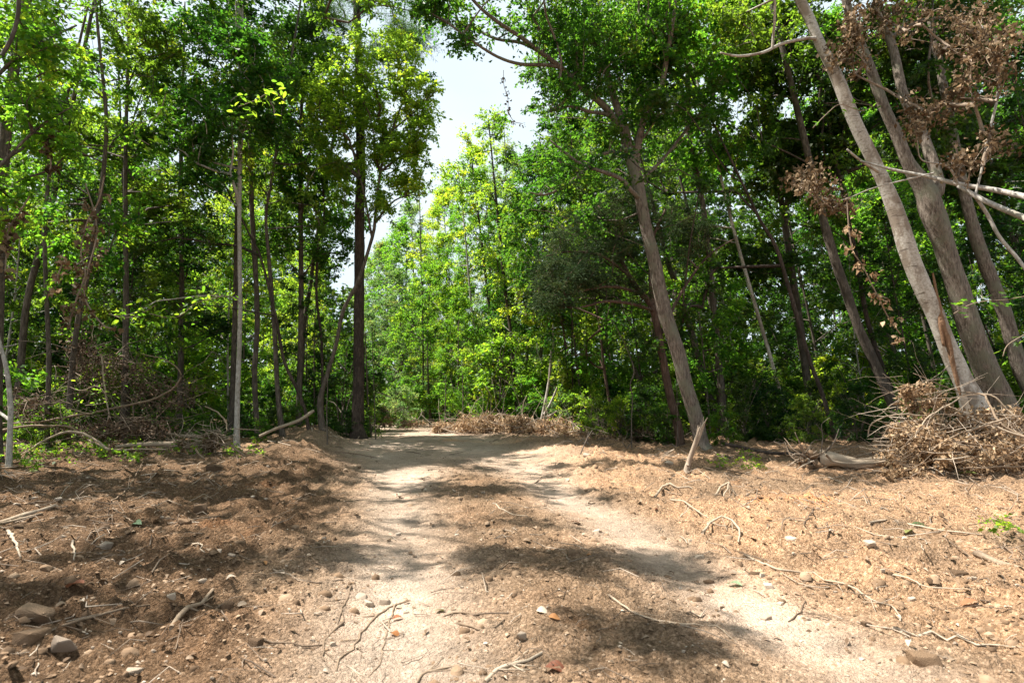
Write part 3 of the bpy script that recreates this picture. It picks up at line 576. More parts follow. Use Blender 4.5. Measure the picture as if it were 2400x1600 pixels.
TR = [ # label, pts, Y, bark, ext, crown blobs / None
 ('darker slim trunk standing directly behind the pale slender one', [(543, 1000, 16), (551, 730, 13), (555, 538, 13), (560, 380, 11)], 15.5, 'bark', 8),
 ('straight brown trunk just right of the pale slender trunk', [(603, 1005, 15), (597, 880, 14), (603, 730, 14), (591, 500, 13), (588, 383, 12)], 14.5, 'bark', 8),
 ('dark trunk that forks low between the slender trunks and the pine', [(660, 1005, 15), (651, 921, 13), (643, 768, 12), (631, 615, 10), (624, 500, 9), (643, 383, 8)], 14.0, 'bark', 7),
 ('thin stem bending down to the right out of the low fork', [(720, 985, 9), (716, 963, 9), (697, 913, 9), (666, 844, 9), (646, 740, 8), (610, 600, 6), (580, 540, 5)], 13.8, 'bark_dark', 5),
 ('thin dark wavy stem a little left of the pine', [(756, 1000, 8), (754, 806, 7), (742, 691, 7), (746, 577, 6), (760, 500, 6), (752, 380, 5)], 16.0, 'bark_dark', 5),
 ('dark trunk tilting right, seen between the forked trunk and the pine', [(700, 990, 13), (708, 850, 12), (716, 737, 11), (727, 672, 11), (739, 577, 10), (757, 470, 9)], 17.0, 'bark', 8),
 ('grey trunk at the far left rising straight out of the brush tangle', [(111, 990, 13), (115, 844, 12), (111, 730, 11), (105, 538, 10), (118, 400, 9), (150, 260, 8)], 11.5, 'bark', 5),
 ('trunk leaning right behind brown hanging leaves at the left edge', [(35, 985, 19), (46, 883, 18), (65, 700, 16), (103, 555, 15), (130, 440, 14), (153, 325, 12), (190, 150, 10)], 13.0, 'bark', 6),
 ('pale spotted young tree at the left border forking at chest height', [(25, 985, 12), (26, 960, 12), (19, 883, 11), (8, 830, 10), (-6, 780, 9), (-20, 650, 8)], 9.0, 'bark_pale', 4),
 ('dark trunk that carries the strands of hanging brown leaves', [(160, 985, 16), (172, 840, 14), (184, 749, 13), (207, 634, 12), (230, 497, 12), (245, 383, 11), (249, 268, 10), (235, 120, 8)], 12.0, 'bark', 5),
 ('almost black thin trunk deep in the shade right of the hanging leaves', [(303, 975, 8), (300, 880, 8), (296, 700, 8), (292, 520, 7), (285, 340, 6)], 17.0, 'bark_dark', 7),
 ('broad grey trunk cut off by the upper left border', [(-12, 960, 34), (-6, 700, 32), (4, 480, 30), (16, 290, 28), (34, 160, 26), (60, 20, 24)], 9.5, 'bark', 4),
 ('dark trunk leaning left beside the foot of the oak', [(1690, 1000, 20), (1672, 952, 18), (1653, 902, 18), (1634, 825, 18), (1611, 749, 17), (1588, 672, 15), (1569, 626, 14), (1535, 500, 12)], 16.0, 'bark', 9),
 ('short slim trunk piece between the oak and the whitish slim tree', [(1740, 1000, 12), (1712, 860, 11), (1684, 768, 10), (1665, 710, 10), (1649, 634, 9), (1620, 520, 8)], 18.5, 'bark', 9),
 ('whitish slim tree with patchy light bark in the middle of the dark wood', [(1848, 1000, 10), (1841, 959, 9), (1821, 894, 10), (1802, 825, 10), (1776, 737, 10), (1749, 645, 10), (1718, 534, 9), (1695, 440, 8)], 15.5, 'bark_white', 7),
 ('slim dark tree leaning left in front of the wood, bare to half its height', [(1962, 1045, 12), (1955, 1017, 11), (1929, 929, 11), (1898, 844, 11), (1875, 768, 11), (1848, 672, 11), (1818, 577, 10), (1783, 519, 9), (1740, 430, 7)], 13.0, 'bark_dark', 5),
 ('stout leaning trunk with a sunlit patch, left of the large brush pile', [(2110, 990, 32), (2093, 948, 28), (2074, 906, 27), (2043, 837, 25), (2009, 760, 24), (1986, 691, 25), (1959, 615, 25), (1936, 538, 23), (1910, 430, 20)], 14.0, 'bark', 9),
 ('thinner dark trunk running beside the stout sunlit-patch trunk', [(2110, 985, 15), (2089, 913, 14), (2055, 825, 13), (2028, 730, 12), (2009, 615, 12), (1985, 500, 10)], 14.8, 'bark_dark', 8),
 ('spotted grey trunk leaning in from the right border behind the twin trunks', [(2470, 1010, 42), (2440, 960, 40), (2400, 883, 38), (2380, 825, 36), (2353, 730, 35), (2323, 653, 34), (2288, 557, 32), (2255, 430, 28), (2230, 300, 24)], 13.0, 'bark_oak', 8),
 ('pale straight young trunk in the middle of the sunlit far trees', [(1133, 985, 8), (1131, 952, 7), (1125, 883, 7), (1118, 806, 7), (1106, 730, 6), (1098, 640, 5)], 24.0, 'bark_pale', 4),
 ('thin upright stem where the trail meets the far wood', [(993, 985, 6), (993, 960, 5), (992, 860, 5), (991, 750, 5), (988, 640, 4)], 25.0, 'bark', 4),
 ('dark trunk leaning slightly, first right of the pale straight young trunk', [(1195, 985, 9), (1190, 960, 8), (1175, 883, 8), (1164, 806, 8), (1148, 730, 8), (1135, 620, 7)], 24.0, 'bark_dark', 5),
 ('dark straight trunk under the brown dead foliage clump', [(1210, 990, 11), (1206, 913, 10), (1198, 787, 10), (1183, 672, 9), (1172, 560, 8)], 22.0, 'bark_dark', 5),
 ('slim reddish trunk between the central brush heap and the oak', [(1438, 1010, 9), (1435, 982, 8), (1416, 864, 8), (1408, 787, 7), (1395, 700, 6)], 16.5, 'bark_red', 6),
 ('narrow trunk right of the broken pale snag', [(1340, 1000, 6), (1336, 950, 6), (1328, 860, 5), (1322, 780, 5)], 19.0, 'bark_dark', 6),
 ('greenish slim trunk halfway from the snag to the reddish trunk', [(1382, 1000, 7), (1372, 960, 7), (1358, 900, 6), (1350, 840, 6), (1340, 740, 5)], 18.0, 'bark', 6),
 ('leaning grey trunk high behind the cedar boughs', [(1520, 1000, 13), (1500, 900, 12), (1470, 820, 11), (1440, 740, 10), (1420, 660, 9)], 18.0, 'bark', 8),
]
for k, (lb, pts, Yd, bk, ext) in enumerate(TR):
    r = hero('forest_tree', lb, 'tree', pts, Yd, bk, ext, None, sides=12)
    pr = trunk_pts(pts, Yd, ext); top = pr[-1, :3]; base = np.array(r.location)
    kind = 'slim' if pts[0][2] * Yd < 130 else 'mid'
    d = LIB[kind][k % len(LIB[kind])]; s = 1.15 if kind == 'mid' else 1.2
    if 19 <= k <= 22: s *= .8
    zoff = top[2] - d['h'] * s * .93
    lfm_ = 'leaf_bright' if k in (6, 7, 8, 11, 19, 20, 21, 22) else ('leaf' if k % 3 else 'leaf_dark')
    if blocks_sun(top[0], top[1], zoff + d['h'] * s * .15, top[2] + .3, (2.8 if kind == 'mid' else 1.8) * s):
        rg = np.random.default_rng(k + 60); R_ = 2.5 if kind == 'mid' else 1.7; hh_ = d['h'] * s
        cen = ell_centres(62 if kind == 'mid' else 36, 0, hh_ * .82, R_, rg) + [top[0], top[1], top[2] - hh_ * .78]; cen = cen[sunlit(cen, .3)]
        B = Tubes(); sk = resample(pr, .4)
        if len(cen) > 3:
            for t in grow(cen, sk, rg): B.add(t, 4)
            if len(B.v): link('branches', B.mesh('branches', M[bk], base), r, kind='stuff')
            v, ti = leaf_cloud(cen, rg.uniform(.75, 1.2, len(cen)) * .5, 120, .115, rg, axis=top - [0, 0, hh_ * .4])
            link('crown', mesh_from('crown', v - base, quad_ids(len(v) // 4), M[lfm_], ti), r, kind='stuff')
        continue
    for part, nm in (('branches', 'branches'), ('crown', 'crown')):
        o = link(nm, d[part], r, (top[0] - base[0], top[1] - base[1], zoff - base[2]), kind='stuff')
        o.scale = (s, s, s); o.rotation_euler = (0, 0, k * 1.7)
        slot(o, M[bk] if part == 'branches' else M['leaf_bright' if k in (6, 7, 8, 11, 19, 20, 21, 22) else ('leaf' if k % 3 else 'leaf_dark')])

# ------------------------------------------------------------------ the rest of the wood
SKY = ([-400, 780, 850, 870, 930, 1000, 1060, 1110, 1180, 1220, 1250, 1300, 1340], [-3000, -600, 400, 575, 510, 485, 430, 385, 345, 300, 180, -100, -3000])
ZONES = [(-9999, 150, 'at the left border'), (150, 540, 'left of the pale slender trunk'), (540, 860, 'between the pale slender trunk and the pine'), (860, 1080, 'behind the end of the trail'),
         (1080, 1300, 'behind the central brush heap'), (1300, 1640, 'between the snag and the oak'), (1640, 1960, 'between the oak and slim leaning tree'),
         (1960, 2280, 'behind the brush pile and white trunk'), (2280, 99999, 'at the right border')]
def zone(px): return next(z[2] for z in ZONES if z[0] <= px < z[1])
placed = []
def try_place(x, y, dmin):
    for a, b_ in placed:
        if (a - x) ** 2 + (b_ - y) ** 2 < dmin * dmin: return False
    placed.append((x, y)); return True
rg = np.random.default_rng(5)
TONE = dict(leaf='green', leaf_bright='bright green', leaf_dark='dark green', leaf_haze='pale green')
WORD = dict(canopy='full-crowned tree', tall='very tall tree', mid='understory tree', slim='slim leafy tree')
cnt = 0
for it in range(9000):
    y = rg.uniform(13.5, 46); x = rg.uniform(-1.02, 1.02) * (y + 2)
    if clearing(np.float64(x), np.float64(y)) > .15: continue
    px, py, dd = px_of(x, y, 1)
    if x > trail(y) - 3 and x < trail(y) + 3 and y < 33: continue
    kind = rg.choice(['canopy', 'tall', 'mid', 'slim'], p=[.30, .12, .40, .18])
    if abs(x) < 9 and y < 18 and kind in ('canopy', 'tall'): kind = 'mid'
    if px < 870 and px > 300 and y < 24 and kind == 'mid' and rg.random() < .6: kind = 'slim'
    if px < 860 and kind in ('canopy', 'tall') and rg.random() < .55: continue
    if px > 1500 and kind in ('canopy', 'tall') and rg.random() < .25: continue
    if 860 < px < 1320 and kind == 'slim': kind = 'mid'
    sc = rg.uniform(.85, 1.2)
    h = LIB[kind][0]['h'] * sc; R = (dict(canopy=3.6, tall=3.3, mid=2.6, slim=1.6)[kind] * 1.1 + .5) * sc
    lim = max(np.interp(px + o * FPX * R / dd, *SKY) for o in (-1, -.7, -.4, 0, .4, .7, 1))
    hmax = (P(px, lim, y)[2] - float(H(x, y))) if lim > -600 else 99
    if h + .4 > hmax:
        sc *= hmax / (h + .4)
        if sc < .55: continue
    if blocks_sun(x, y, LIB[kind][0]['h'] * sc * .35, h, R * .8) and rg.random() < .96: continue
    if not try_place(x, y, 1.5 + .05 * y): continue
    lm = 'leaf_dark' if (y > 27 and rg.random() < .75) else rg.choice(['leaf', 'leaf_bright', 'leaf_dark'], p=[.5, .26, .24])  # darker leaves far back put the wood's depth of shade into colour
    if px < 800 and y > 17 and lm != 'leaf_haze': lm = rg.choice(['leaf_dark', 'leaf', 'leaf_bright'], p=[.45, .4, .15])  # more dark leaves on the left, painting in the wood's shade
    if 870 < px < 1300: lm = rg.choice(['leaf_bright', 'leaf_haze'])
    wd = WORD[kind]; ph = 'near the clearing' if y < 20 else ('deeper' if y < 32 else 'far back'); wd = TONE[lm] + ' ' + wd
    lean = (0, 0)
    if px > 1400: lean = (rg.uniform(-.16, -.04), rg.uniform(-.05, .05))
    lb = f'{wd} {ph} {zone(px)}'
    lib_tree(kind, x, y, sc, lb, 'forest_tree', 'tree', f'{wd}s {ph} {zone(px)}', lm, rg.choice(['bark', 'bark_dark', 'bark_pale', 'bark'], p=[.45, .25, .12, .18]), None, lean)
    cnt += 1
    if cnt >= 175: break
# sunlit trees that close the gap in the middle
for px, Yd, h, kd, lm, lb in [(1120, 27, 12.6, 'canopy', 'leaf_bright', 'tallest light green sunlit tree rising into the sky gap'), (1190, 29, 14.6, 'canopy', 'leaf_haze', 'pointed sunlit crown highest in the sky gap beside the oak limbs'),
                              (1035, 33, 14.0, 'canopy', 'leaf_bright', 'sunlit crown left of the tallest light green tree'), (955, 38, 14.8, 'canopy', 'leaf_haze', 'hazy bluish green crown low in the sky gap'),
                              (890, 42, 13.2, 'canopy', 'leaf_haze', 'faint round crown just right of the pine in the sky gap'), (1010, 24, 7.2, 'mid', 'leaf_bright', 'bright young tree above the end of the trail'),
                              (1075, 22, 5.6, 'mid', 'leaf_bright', 'low yellow-green tree behind the central brush heap'), (1250, 23, 11.5, 'canopy', 'leaf', 'full green tree behind the broken pale snag'), (925, 27, 7.5, 'mid', 'leaf_haze', 'soft green small tree beside the trail end, right of the pine')]:
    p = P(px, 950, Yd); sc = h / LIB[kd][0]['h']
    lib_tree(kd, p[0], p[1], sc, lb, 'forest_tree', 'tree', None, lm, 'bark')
# big maple, whose trunk is hidden behind the oak
hero('maple_tree', 'maple with glowing yellow-green leaves high to the right of the oak limbs', 'tree',
     [(1700, 1010, 20), (1680, 800, 18), (1650, 500, 15), (1610, 300, 12), (1590, 120, 9)], 14.8, 'bark', ext=3,
     crown=blob_crown([(1560, 60, 90, 80, 12.6, 1.0, 30), (1530, 130, 60, 50, 12.2, .8, 14), (1640, 150, 90, 90, 14.2, 1.2, 30), (1680, 350, 100, 90, 14.8, 1.4, 32), (1700, 0, 110, 90, 13.5, 1.5, 30)], .45, 110, .11, 12, width=.8), leafm='leaf_bright')
hero('shade_tree', 'broad dark-leaved tree filling the upper right between the maple and the white trunk', 'tree',
     [(1905, 1000, 22), (1880, 800, 20), (1850, 600, 18), (1815, 350, 15), (1790, 100, 11)], 17.0, 'bark', ext=3,
     crown=blob_crown([(1800, 120, 170, 140, 15.5, 1.6, 95), (1820, 360, 150, 130, 16.0, 1.6, 75), (1950, 300, 110, 140, 15.5, 1.5, 45), (2150, 150, 240, 180, 14.6, 1.6, 110), (2300, 380, 150, 150, 14.5, 1.2, 60), (1780, 600, 110, 80, 16.5, 1.2, 34)], .5, 130, .12, 13, width=.7), leafm='leaf_dark')
hero('near_left_tree', 'leafy young tree reaching over the upper left corner with large backlit leaves', 'tree',
     [(-150, 1030, 26), (-130, 800, 24), (-90, 500, 20), (-60, 250, 16), (-20, 0, 12)], 7.6, 'bark', ext=1.5,
     limbs=[[(-90, 500, 9, 7.6), (-10, 400, 7, 7.8), (90, 300, 5, 8.0), (170, 250, 3, 8.1)], [(-50, 220, 9, 7.6), (60, 120, 7, 8), (180, 60, 4, 8.3)], [(5, 130, 9, 7.0), (28, 90, 9, 7.0), (42, 40, 9, 7.0), (45, -20, 9, 7.0)]],
     crown=blob_crown([(60, 80, 110, 90, 8.0, .8, 34), (60, 240, 90, 60, 8.0, .7, 22), (200, 120, 100, 90, 8.6, .8, 26), (130, 330, 90, 50, 8.4, .7, 14), (20, 440, 60, 50, 8.2, .5, 8)], .34, 70, .085, 14, width=.62), leafm='leaf_bright')
shade_cen = over([(-1.6, 4.5, .4, .25, 16), (.2, 4.5, .6, .2, 16), (.95, 4.3, .25, .12, 9), (.75, 2.95, .2, .10, 7), (-.9, 7.7, 1.0, .5, 34), (-2.7, 3.3, .7, .35, 14), (-4.5, 7.8, 1.8, 1.1, 80), (-8.0, 8.6, 1.6, 1.2, 46), (1.6, 9.6, 1.8, .25, 22), (-2.2, 5.6, .8, .4, 14), (-3.2, 4.2, .5, .3, 8)], 9.5)  # added leaf clusters out of view, casting shade patches on the dirt
ob = bpy.data.objects['near_left_tree']; obb = np.array(ob.location)
ctr = shade_cen.mean(0); shade_limbs = [resample(np.array([[*P(-20, 0, 7.6), .055], [*(.5 * P(-20, 0, 7.6) + .5 * ctr + [0, 0, .7]), .045], [*ctr, .035], [*(shade_cen[:8].mean(0)), .02]]), .15), resample(np.array([[*ctr, .03], [*shade_cen[20:28].mean(0), .02]]), .15), resample(np.array([[*ctr, .03], [*shade_cen[-20:].mean(0), .02]]), .15)]  # added boughs to carry the unseen shade clusters
for q in shade_limbs:
    t = Tubes(); t.add(q, 8, .06, 2); link('limb', t.mesh('limb', M['bark'], obb), ob)
t = Tubes(); rg = np.random.default_rng(8)
for g in grow(shade_cen, np.vstack(shade_limbs), rg, .006): t.add(g, 4)
link('branches', t.mesh('branches', M['bark'], obb), ob, kind='stuff')
v, ti = leaf_cloud(shade_cen, rg.uniform(.3, .5, len(shade_cen)), 100, .11, rg)
link('crown', mesh_from('crown', v - obb, quad_ids(len(v) // 4), M['leaf'], ti), ob, kind='stuff')
for px, Yd, h, lm, lb, sp in [(290, 13, 11, 'leaf', 'wide green tree filling the upper left behind the backlit corner leaves', [(300, 100, 150, 110, 13, 1.6, 46), (250, 300, 150, 120, 13.5, 1.5, 44), (380, 480, 110, 80, 14, 1.2, 22), (120, 520, 100, 70, 14, 1.2, 20)]),
                              (700, 16, 12, 'leaf', 'green tree above the trunks between the pale slender tree and the pine', [(720, 150, 110, 120, 15.5, 1.6, 46), (700, 380, 110, 120, 16, 1.5, 44), (640, 560, 90, 70, 15.6, 1.2, 20), (770, 560, 70, 90, 16.4, 1.0, 20)]),
                              (420, 16, 12, 'leaf_dark', 'shaded tree behind the low leafy branch at the left', [(430, 560, 140, 90, 16, 1.4, 36), (300, 640, 120, 70, 16, 1.2, 24), (480, 760, 80, 50, 16, 1.0, 14)])]:
    hero('broad_tree', lb, 'tree', [(px, 1000, 16), (px + 6, 700, 14), (px + 4, 400, 11), (px + 10, 150, 8)], Yd, 'bark', ext=2, crown=blob_crown(sp, .48, 120, .105, px), leafm=lm)

# ------------------------------------------------------------------ shrubs at the wood edge
k = 0
for it in range(2500):
    y = rg.uniform(9, 40); x = rg.uniform(-.95, .95) * (y + 1)
    cv = float(clearing(np.float64(x), np.float64(y)))
    if cv > .35: continue
    if x > 5.5 and y < 12.5: continue
    px, py, dd = px_of(x, y, .5)
    if 430 < px < 800 and y < 16: continue
    if not try_place(x + 300, y, .9 + .03 * y): continue
    sc = rg.uniform(.35, 1.15) * (1 if y > 15 else .7)
    sz = 'low' if sc < .6 else 'leafy'
    nr = 'at the clearing edge' if y < 17 else 'under the trees'
    lm = rg.choice(['leaf', 'leaf_bright', 'leaf_dark'], p=[.45, .3, .25])
    lib_tree('shrub', x, y, sc * (1 if y < 17 else 1.6), f'{sz} {TONE[lm]} shrub {nr} {zone(px)}', 'shrub', 'shrub', f'{sz} shrubs {nr} {zone(px)}', lm)
    k += 1
    if k >= 190: break

for px, Yd, sc, lm, lb in [(1405, 15.0, .62, 'leaf', 'green shrub closing the right end of the central brush heap'), (1450, 14.4, .55, 'leaf_bright', 'yellowish shrub mixed with withered reddish brush'), (1512, 14.0, .72, 'leaf_dark', 'dark leafy shrub left of the straight bare sapling'),
                           (1560, 13.6, .75, 'leaf', 'taller green shrub right behind the straight bare sapling'), (1690, 13.0, .5, 'leaf_bright', 'small bright shrub just right of the oak foot'), (1740, 13.6, .8, 'leaf_dark', 'greyish dark shrub between the oak and the uprooted log'),
                           (1800, 14.2, .8, 'leaf_dark', 'dark shrub behind the long mossy branch'), (1225, 20.0, .95, 'leaf_bright', 'yellow-green bush poking out above the central brush heap'), (1150, 21, .8, 'leaf', 'low green bush behind the left half of the central heap'),
                           (945, 22, .85, 'leaf_haze', 'pale green bush at the trail end beside the twig heap'), (985, 24, .8, 'leaf', 'mid green bush at the very end of the trail'), (870, 16.5, .5, 'leaf', 'small shrub hugging the right foot of the pine'), (815, 15.4, .42, 'leaf_dark', 'small shrub hugging the left foot of the pine'),
                           (470, 13.0, .35, 'leaf', 'small shrub left of the dark root knot'), (610, 13.4, .32, 'leaf_bright', 'small bright shrub just right of the pale slender trunk'), (700, 15.2, .4, 'leaf', 'small shrub at the foot of the curved tree'), (650, 15.6, .5, 'leaf_dark', 'dark low shrub behind the leaning pale pole'), (130, 11.6, .5, 'leaf', 'low shrub under the grey trunk at the far left'), (350, 13.2, .6, 'leaf_dark', 'dark shrub behind the tangled wall of bent stems'),
                           (1330, 19, .8, 'leaf_haze', 'greyish green bush right of the broken white snag'), (1885, 12.6, .55, 'leaf', 'shrub in shade behind the uprooted root end'), (2010, 12.4, .7, 'leaf_dark', 'dark shrub behind the left side of the large brush pile')]:
    p = P(px, 980, Yd); lib_tree('shrub', p[0], p[1], sc, lb, 'shrub', 'shrub', None, lm, 'bark')
# far wood and undergrowth masses
rf = np.random.default_rng(9); C = []
for n in range(4600):
    a = rf.uniform(-1.15, 1.15); d = rf.uniform(47, 62); x = d * sin(a); y = d * cos(a)
    px, py, dd = px_of(x, y, 2); lim = np.interp(px, *SKY)
    top = 9.5 + 3.5 * vn(np.float64(px * .012), np.float64(0), 8) if -600 < lim else 25 + 3 * vn(np.float64(px * .01), np.float64(0), 8)
    C.append((x, y, rf.uniform(0, 1) ** .9 * float(top)))
for n in range(2200):
    a = rf.uniform(-1.15, 1.15); d = rf.uniform(40, 58); C.append((d * sin(a), d * cos(a), rf.uniform(-.5, 4.2)))
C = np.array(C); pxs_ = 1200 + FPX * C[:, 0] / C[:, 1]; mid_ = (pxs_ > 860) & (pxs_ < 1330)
for sel_, mt_, lb_ in ((mid_, 'leaf_haze', 'hazy green mass of far trees closing the view at the trail end'), (~mid_, 'leaf_dark', 'dark mass of far trees closing the view behind the wood on both sides')):  # haze in the middle and shade at the sides, put into leaf colour
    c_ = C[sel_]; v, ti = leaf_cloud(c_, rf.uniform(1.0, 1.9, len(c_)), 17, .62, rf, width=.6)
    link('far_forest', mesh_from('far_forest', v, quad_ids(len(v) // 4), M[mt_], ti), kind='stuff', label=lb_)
C = []
for n in range(9000):
    y = rf.uniform(11, 45) ** 1.0; x = rf.uniform(-1, 1) * (y + 2); cv = float(clearing(np.float64(x), np.float64(y)))
    if cv < .25 and vn(np.float64(x * .5), np.float64(y * .5), 33) > -.35 and not (x > 5.5 and y < 12): C.append((x, y, float(H(x, y)) + rf.uniform(.03, .32)))
C = C[:2100]
while len(C) < 2500:
    y = rf.uniform(10.5, 19); x = rf.uniform(-1, 1) * (y + 2); cv = float(clearing(np.float64(x), np.float64(y)))
    if .15 < cv < .75 and vn(np.float64(x * .8), np.float64(y * .8), 35) > .1: C.append((x, y, float(H(x, y)) + rf.uniform(.02, .14)))
C = np.array(C); v, ti = leaf_cloud(C, rf.uniform(.2, .42, len(C)), 26, .08, rf, width=.6)
link('undergrowth', mesh_from('undergrowth', v, quad_ids(len(v) // 4), M['leaf_dark'], ti), kind='stuff', label='low green plants covering the shaded forest floor')
C = []
while len(C) < 130:
    px = rf.uniform(-60, 330) if rf.random() < .8 else rf.uniform(300, 620); py = rf.uniform(1018, 1105) if px < 330 else rf.uniform(1040, 1075)
    if px > 150 and py > 1085: continue
    g = G(px, py); C.append((g[0], g[1], g[2] + rf.uniform(.02, .16)))
C = np.array(C); v, ti = leaf_cloud(C, rf.uniform(.08, .2, len(C)), 15, .07, rf, width=.6)
link('ground_cover', mesh_from('ground_cover', v, quad_ids(len(v) // 4), M['leaf_bright'], ti), kind='stuff', label='bright green seedlings and creepers on the soil at the left edge')
C = [G(px, py) + [0, 0, rf.uniform(.01, .08)] for px, py in [(rf.uniform(1655, 1800), rf.uniform(1066, 1100)) for _ in range(26)] + [(rf.uniform(2290, 2400), rf.uniform(1228, 1255)) for _ in range(6)]]
v, ti = leaf_cloud(C, rf.uniform(.06, .12, len(C)), 16, .045, rf, width=.6)
link('weeds', mesh_from('weeds', v, quad_ids(len(v) // 4), M['leaf_bright'], ti), kind='stuff', label='small pale green weeds on the dirt at the right side')

# ------------------------------------------------------------------ dead brush
def dead_leaves(cen, rad, per, size, rg, mat, name='dead_leaves', origin=(0, 0, 0), parent=None, width=.55):
    K = len(cen); N_ = K * per; ci = np.repeat(np.arange(K), per)
    p = np.asarray(cen)[ci] + nrm(rg.normal(size=(N_, 3))) * (np.asarray(rad)[ci] * rg.random(N_) ** .6)[:, None]
    ax = rg.normal(size=(N_, 3)); ax[:, 2] -= .8; nor = rg.normal(size=(N_, 3)); Ls = size * rg.uniform(.5, 1.25, N_)
    v = leaf_quads(p, ax, nor, Ls, Ls * width * rg.uniform(.6, 1.2, N_), .22)
    ti = np.repeat(np.clip(rg.normal(.5, .22, N_), 0, 1), 4)
    return link(name, mesh_from(name, v - np.asarray(origin), quad_ids(N_), mat, ti), parent, kind='stuff')
def pile(label, cens, rads, per, size, Yd, n_twig, twig_len, seed, branches, cat='brush pile', name='brush_pile', mat='dead', tw=.006):
    rg = np.random.default_rng(seed); cens = np.asarray(cens); base = cens.mean(0); base[2] = float(H(base[0], base[1]))
    r = thing(name, label, cat, base)
    dead_leaves(cens, rads, per, size, rg, M[mat], origin=base, parent=r)
    T = Tubes()
    for k in range(n_twig):
        c = cens[rg.integers(len(cens))]; d = nrm(rg.normal(size=3) * [1.2, .7, .5]); Lw = twig_len * rg.uniform(.4, 1.2)
        s = c + rg.normal(size=3) * .08; pts = [s]
        for j in range(3): d = nrm(d + rg.normal(size=3) * .28); pts.append(pts[-1] + d * Lw / 3)
        rr = tw * rg.uniform(.4, 1.2); pts = np.array(pts); pts[:, 2] = np.maximum(pts[:, 2], H(pts[:, 0], pts[:, 1]) + .01)
        T.add(resample(np.column_stack([pts, [rr, rr * .8, rr * .6, rr * .3]]), Lw / 6), 4, tint=rg.uniform(.3, 1) * (.45 if name == 'brush_tangle' else 1))
    link('twigs', T.mesh('twigs', M['twig'], base), r, kind='stuff')
    for lb in branches:
        a = np.array(lb, float); w_ = P(a[:, 0], a[:, 1], a[:, 3]); q = np.column_stack([w_, a[:, 2] * .33 * a[:, 3] / FPX])
        q = resample(q, .06); q[:, :3] += np.cumsum(rg.normal(size=(len(q), 3)) * .006, 0); t = Tubes(); t.add(q, 7, .1, 4, rg.uniform(.35, .8)); link('branch', t.mesh('branch', M['wood'], base), r)
    return r
rp = np.random.default_rng(31)
def fill(specs):
    C = []; R_ = []
    for px, py, rx, ry, Yd, rd, n, rad in specs:
        u = nrm(rp.normal(size=(n, 3))) * (rp.random(n) ** .45)[:, None]
        c = P(px + u[:, 0] * rx, py + u[:, 1] * ry, Yd + u[:, 2] * rd)
        c[:, 2] = np.maximum(c[:, 2], H(c[:, 0], c[:, 1]) + .03); C.append(c); R_.append(rp.uniform(.6, 1.3, n) * rad)
    return np.vstack(C), np.concatenate(R_)
c_, r_ = fill([(2210, 1075, 165, 42, 8.8, .7, 90, .15), (2350, 1060, 110, 52, 8.8, .7, 70, .16), (2140, 1015, 70, 50, 9.0, .4, 34, .13), (2150, 930, 40, 40, 9.1, .3, 16, .12), (2300, 990, 110, 40, 9.2, .4, 34, .15), (2210, 1040, 80, 40, 8.6, .4, 26, .14), (2120, 1110, 60, 20, 8.4, .3, 12, .1), (2190, 955, 40, 30, 9.1, .3, 8, .12)])
pile('large heap of dead branches with curled brown leaves at the foot of the white tree', c_, r_, 44, .075, 9, 560, .9, 2,
     [[(2037, 1022, 4, 8.6), (2040, 1000, 4, 8.6), (2060, 985, 5, 8.6), (2110, 970, 5, 8.7), (2160, 968, 5, 8.8), (2250, 966, 5, 8.9), (2330, 963, 6, 8.9), (2400, 972, 6, 8.9)],
      [(2145, 1026, 4, 8.4), (2155, 1000, 5, 8.5), (2190, 970, 5, 8.7), (2270, 925, 5, 8.9)],
      [(2400, 1022, 7, 8.2), (2370, 1010, 8, 8.3), (2340, 985, 8, 8.4), (2310, 930, 7, 8.7), (2280, 922, 5, 8.8), (2240, 916, 4, 9.0), (2180, 892, 3, 9.1), (2135, 875, 2.5, 9.2)],
      [(2262, 1012, 6, 8.2), (2300, 997, 7, 8.2), (2345, 980, 6, 8.3)], [(2320, 985, 8, 8.3), (2350, 1005, 8, 8.2), (2410, 1030, 8, 8.1)],
      [(2250, 1098, 4, 8.1), (2310, 1092, 5, 8.1), (2400, 1090, 5, 8.1)], [(2180, 1055, 4, 8.2), (2250, 1015, 5, 8.3), (2340, 1000, 4, 8.4)],
      [(2220, 935, 4, 8.9), (2270, 924, 5, 8.9), (2320, 922, 6, 8.8), (2360, 955, 6, 8.7), (2390, 980, 6, 8.6)], [(2190, 1075, 5, 8.0), (2230, 1076, 6, 8.0), (2270, 1072, 5, 8.1)],
      [(1985, 1076, 3, 8.5), (2060, 1074, 4, 8.5), (2130, 1076, 3, 8.6)]])
c_, r_ = fill([(1180, 1000, 80, 26, 17.5, .9, 60, .2), (1260, 1003, 90, 26, 17, .9, 60, .2), (1100, 995, 50, 18, 18.5, .8, 30, .2), (1350, 1025, 60, 13, 15.6, .7, 30, .16), (1430, 1040, 60, 9, 14.6, .6, 20, .13), (1040, 1002, 40, 8, 19, .6, 12, .14), (1150, 985, 40, 12, 19, .6, 14, .22), (1060, 1000, 30, 8, 20, .6, 10, .18)])
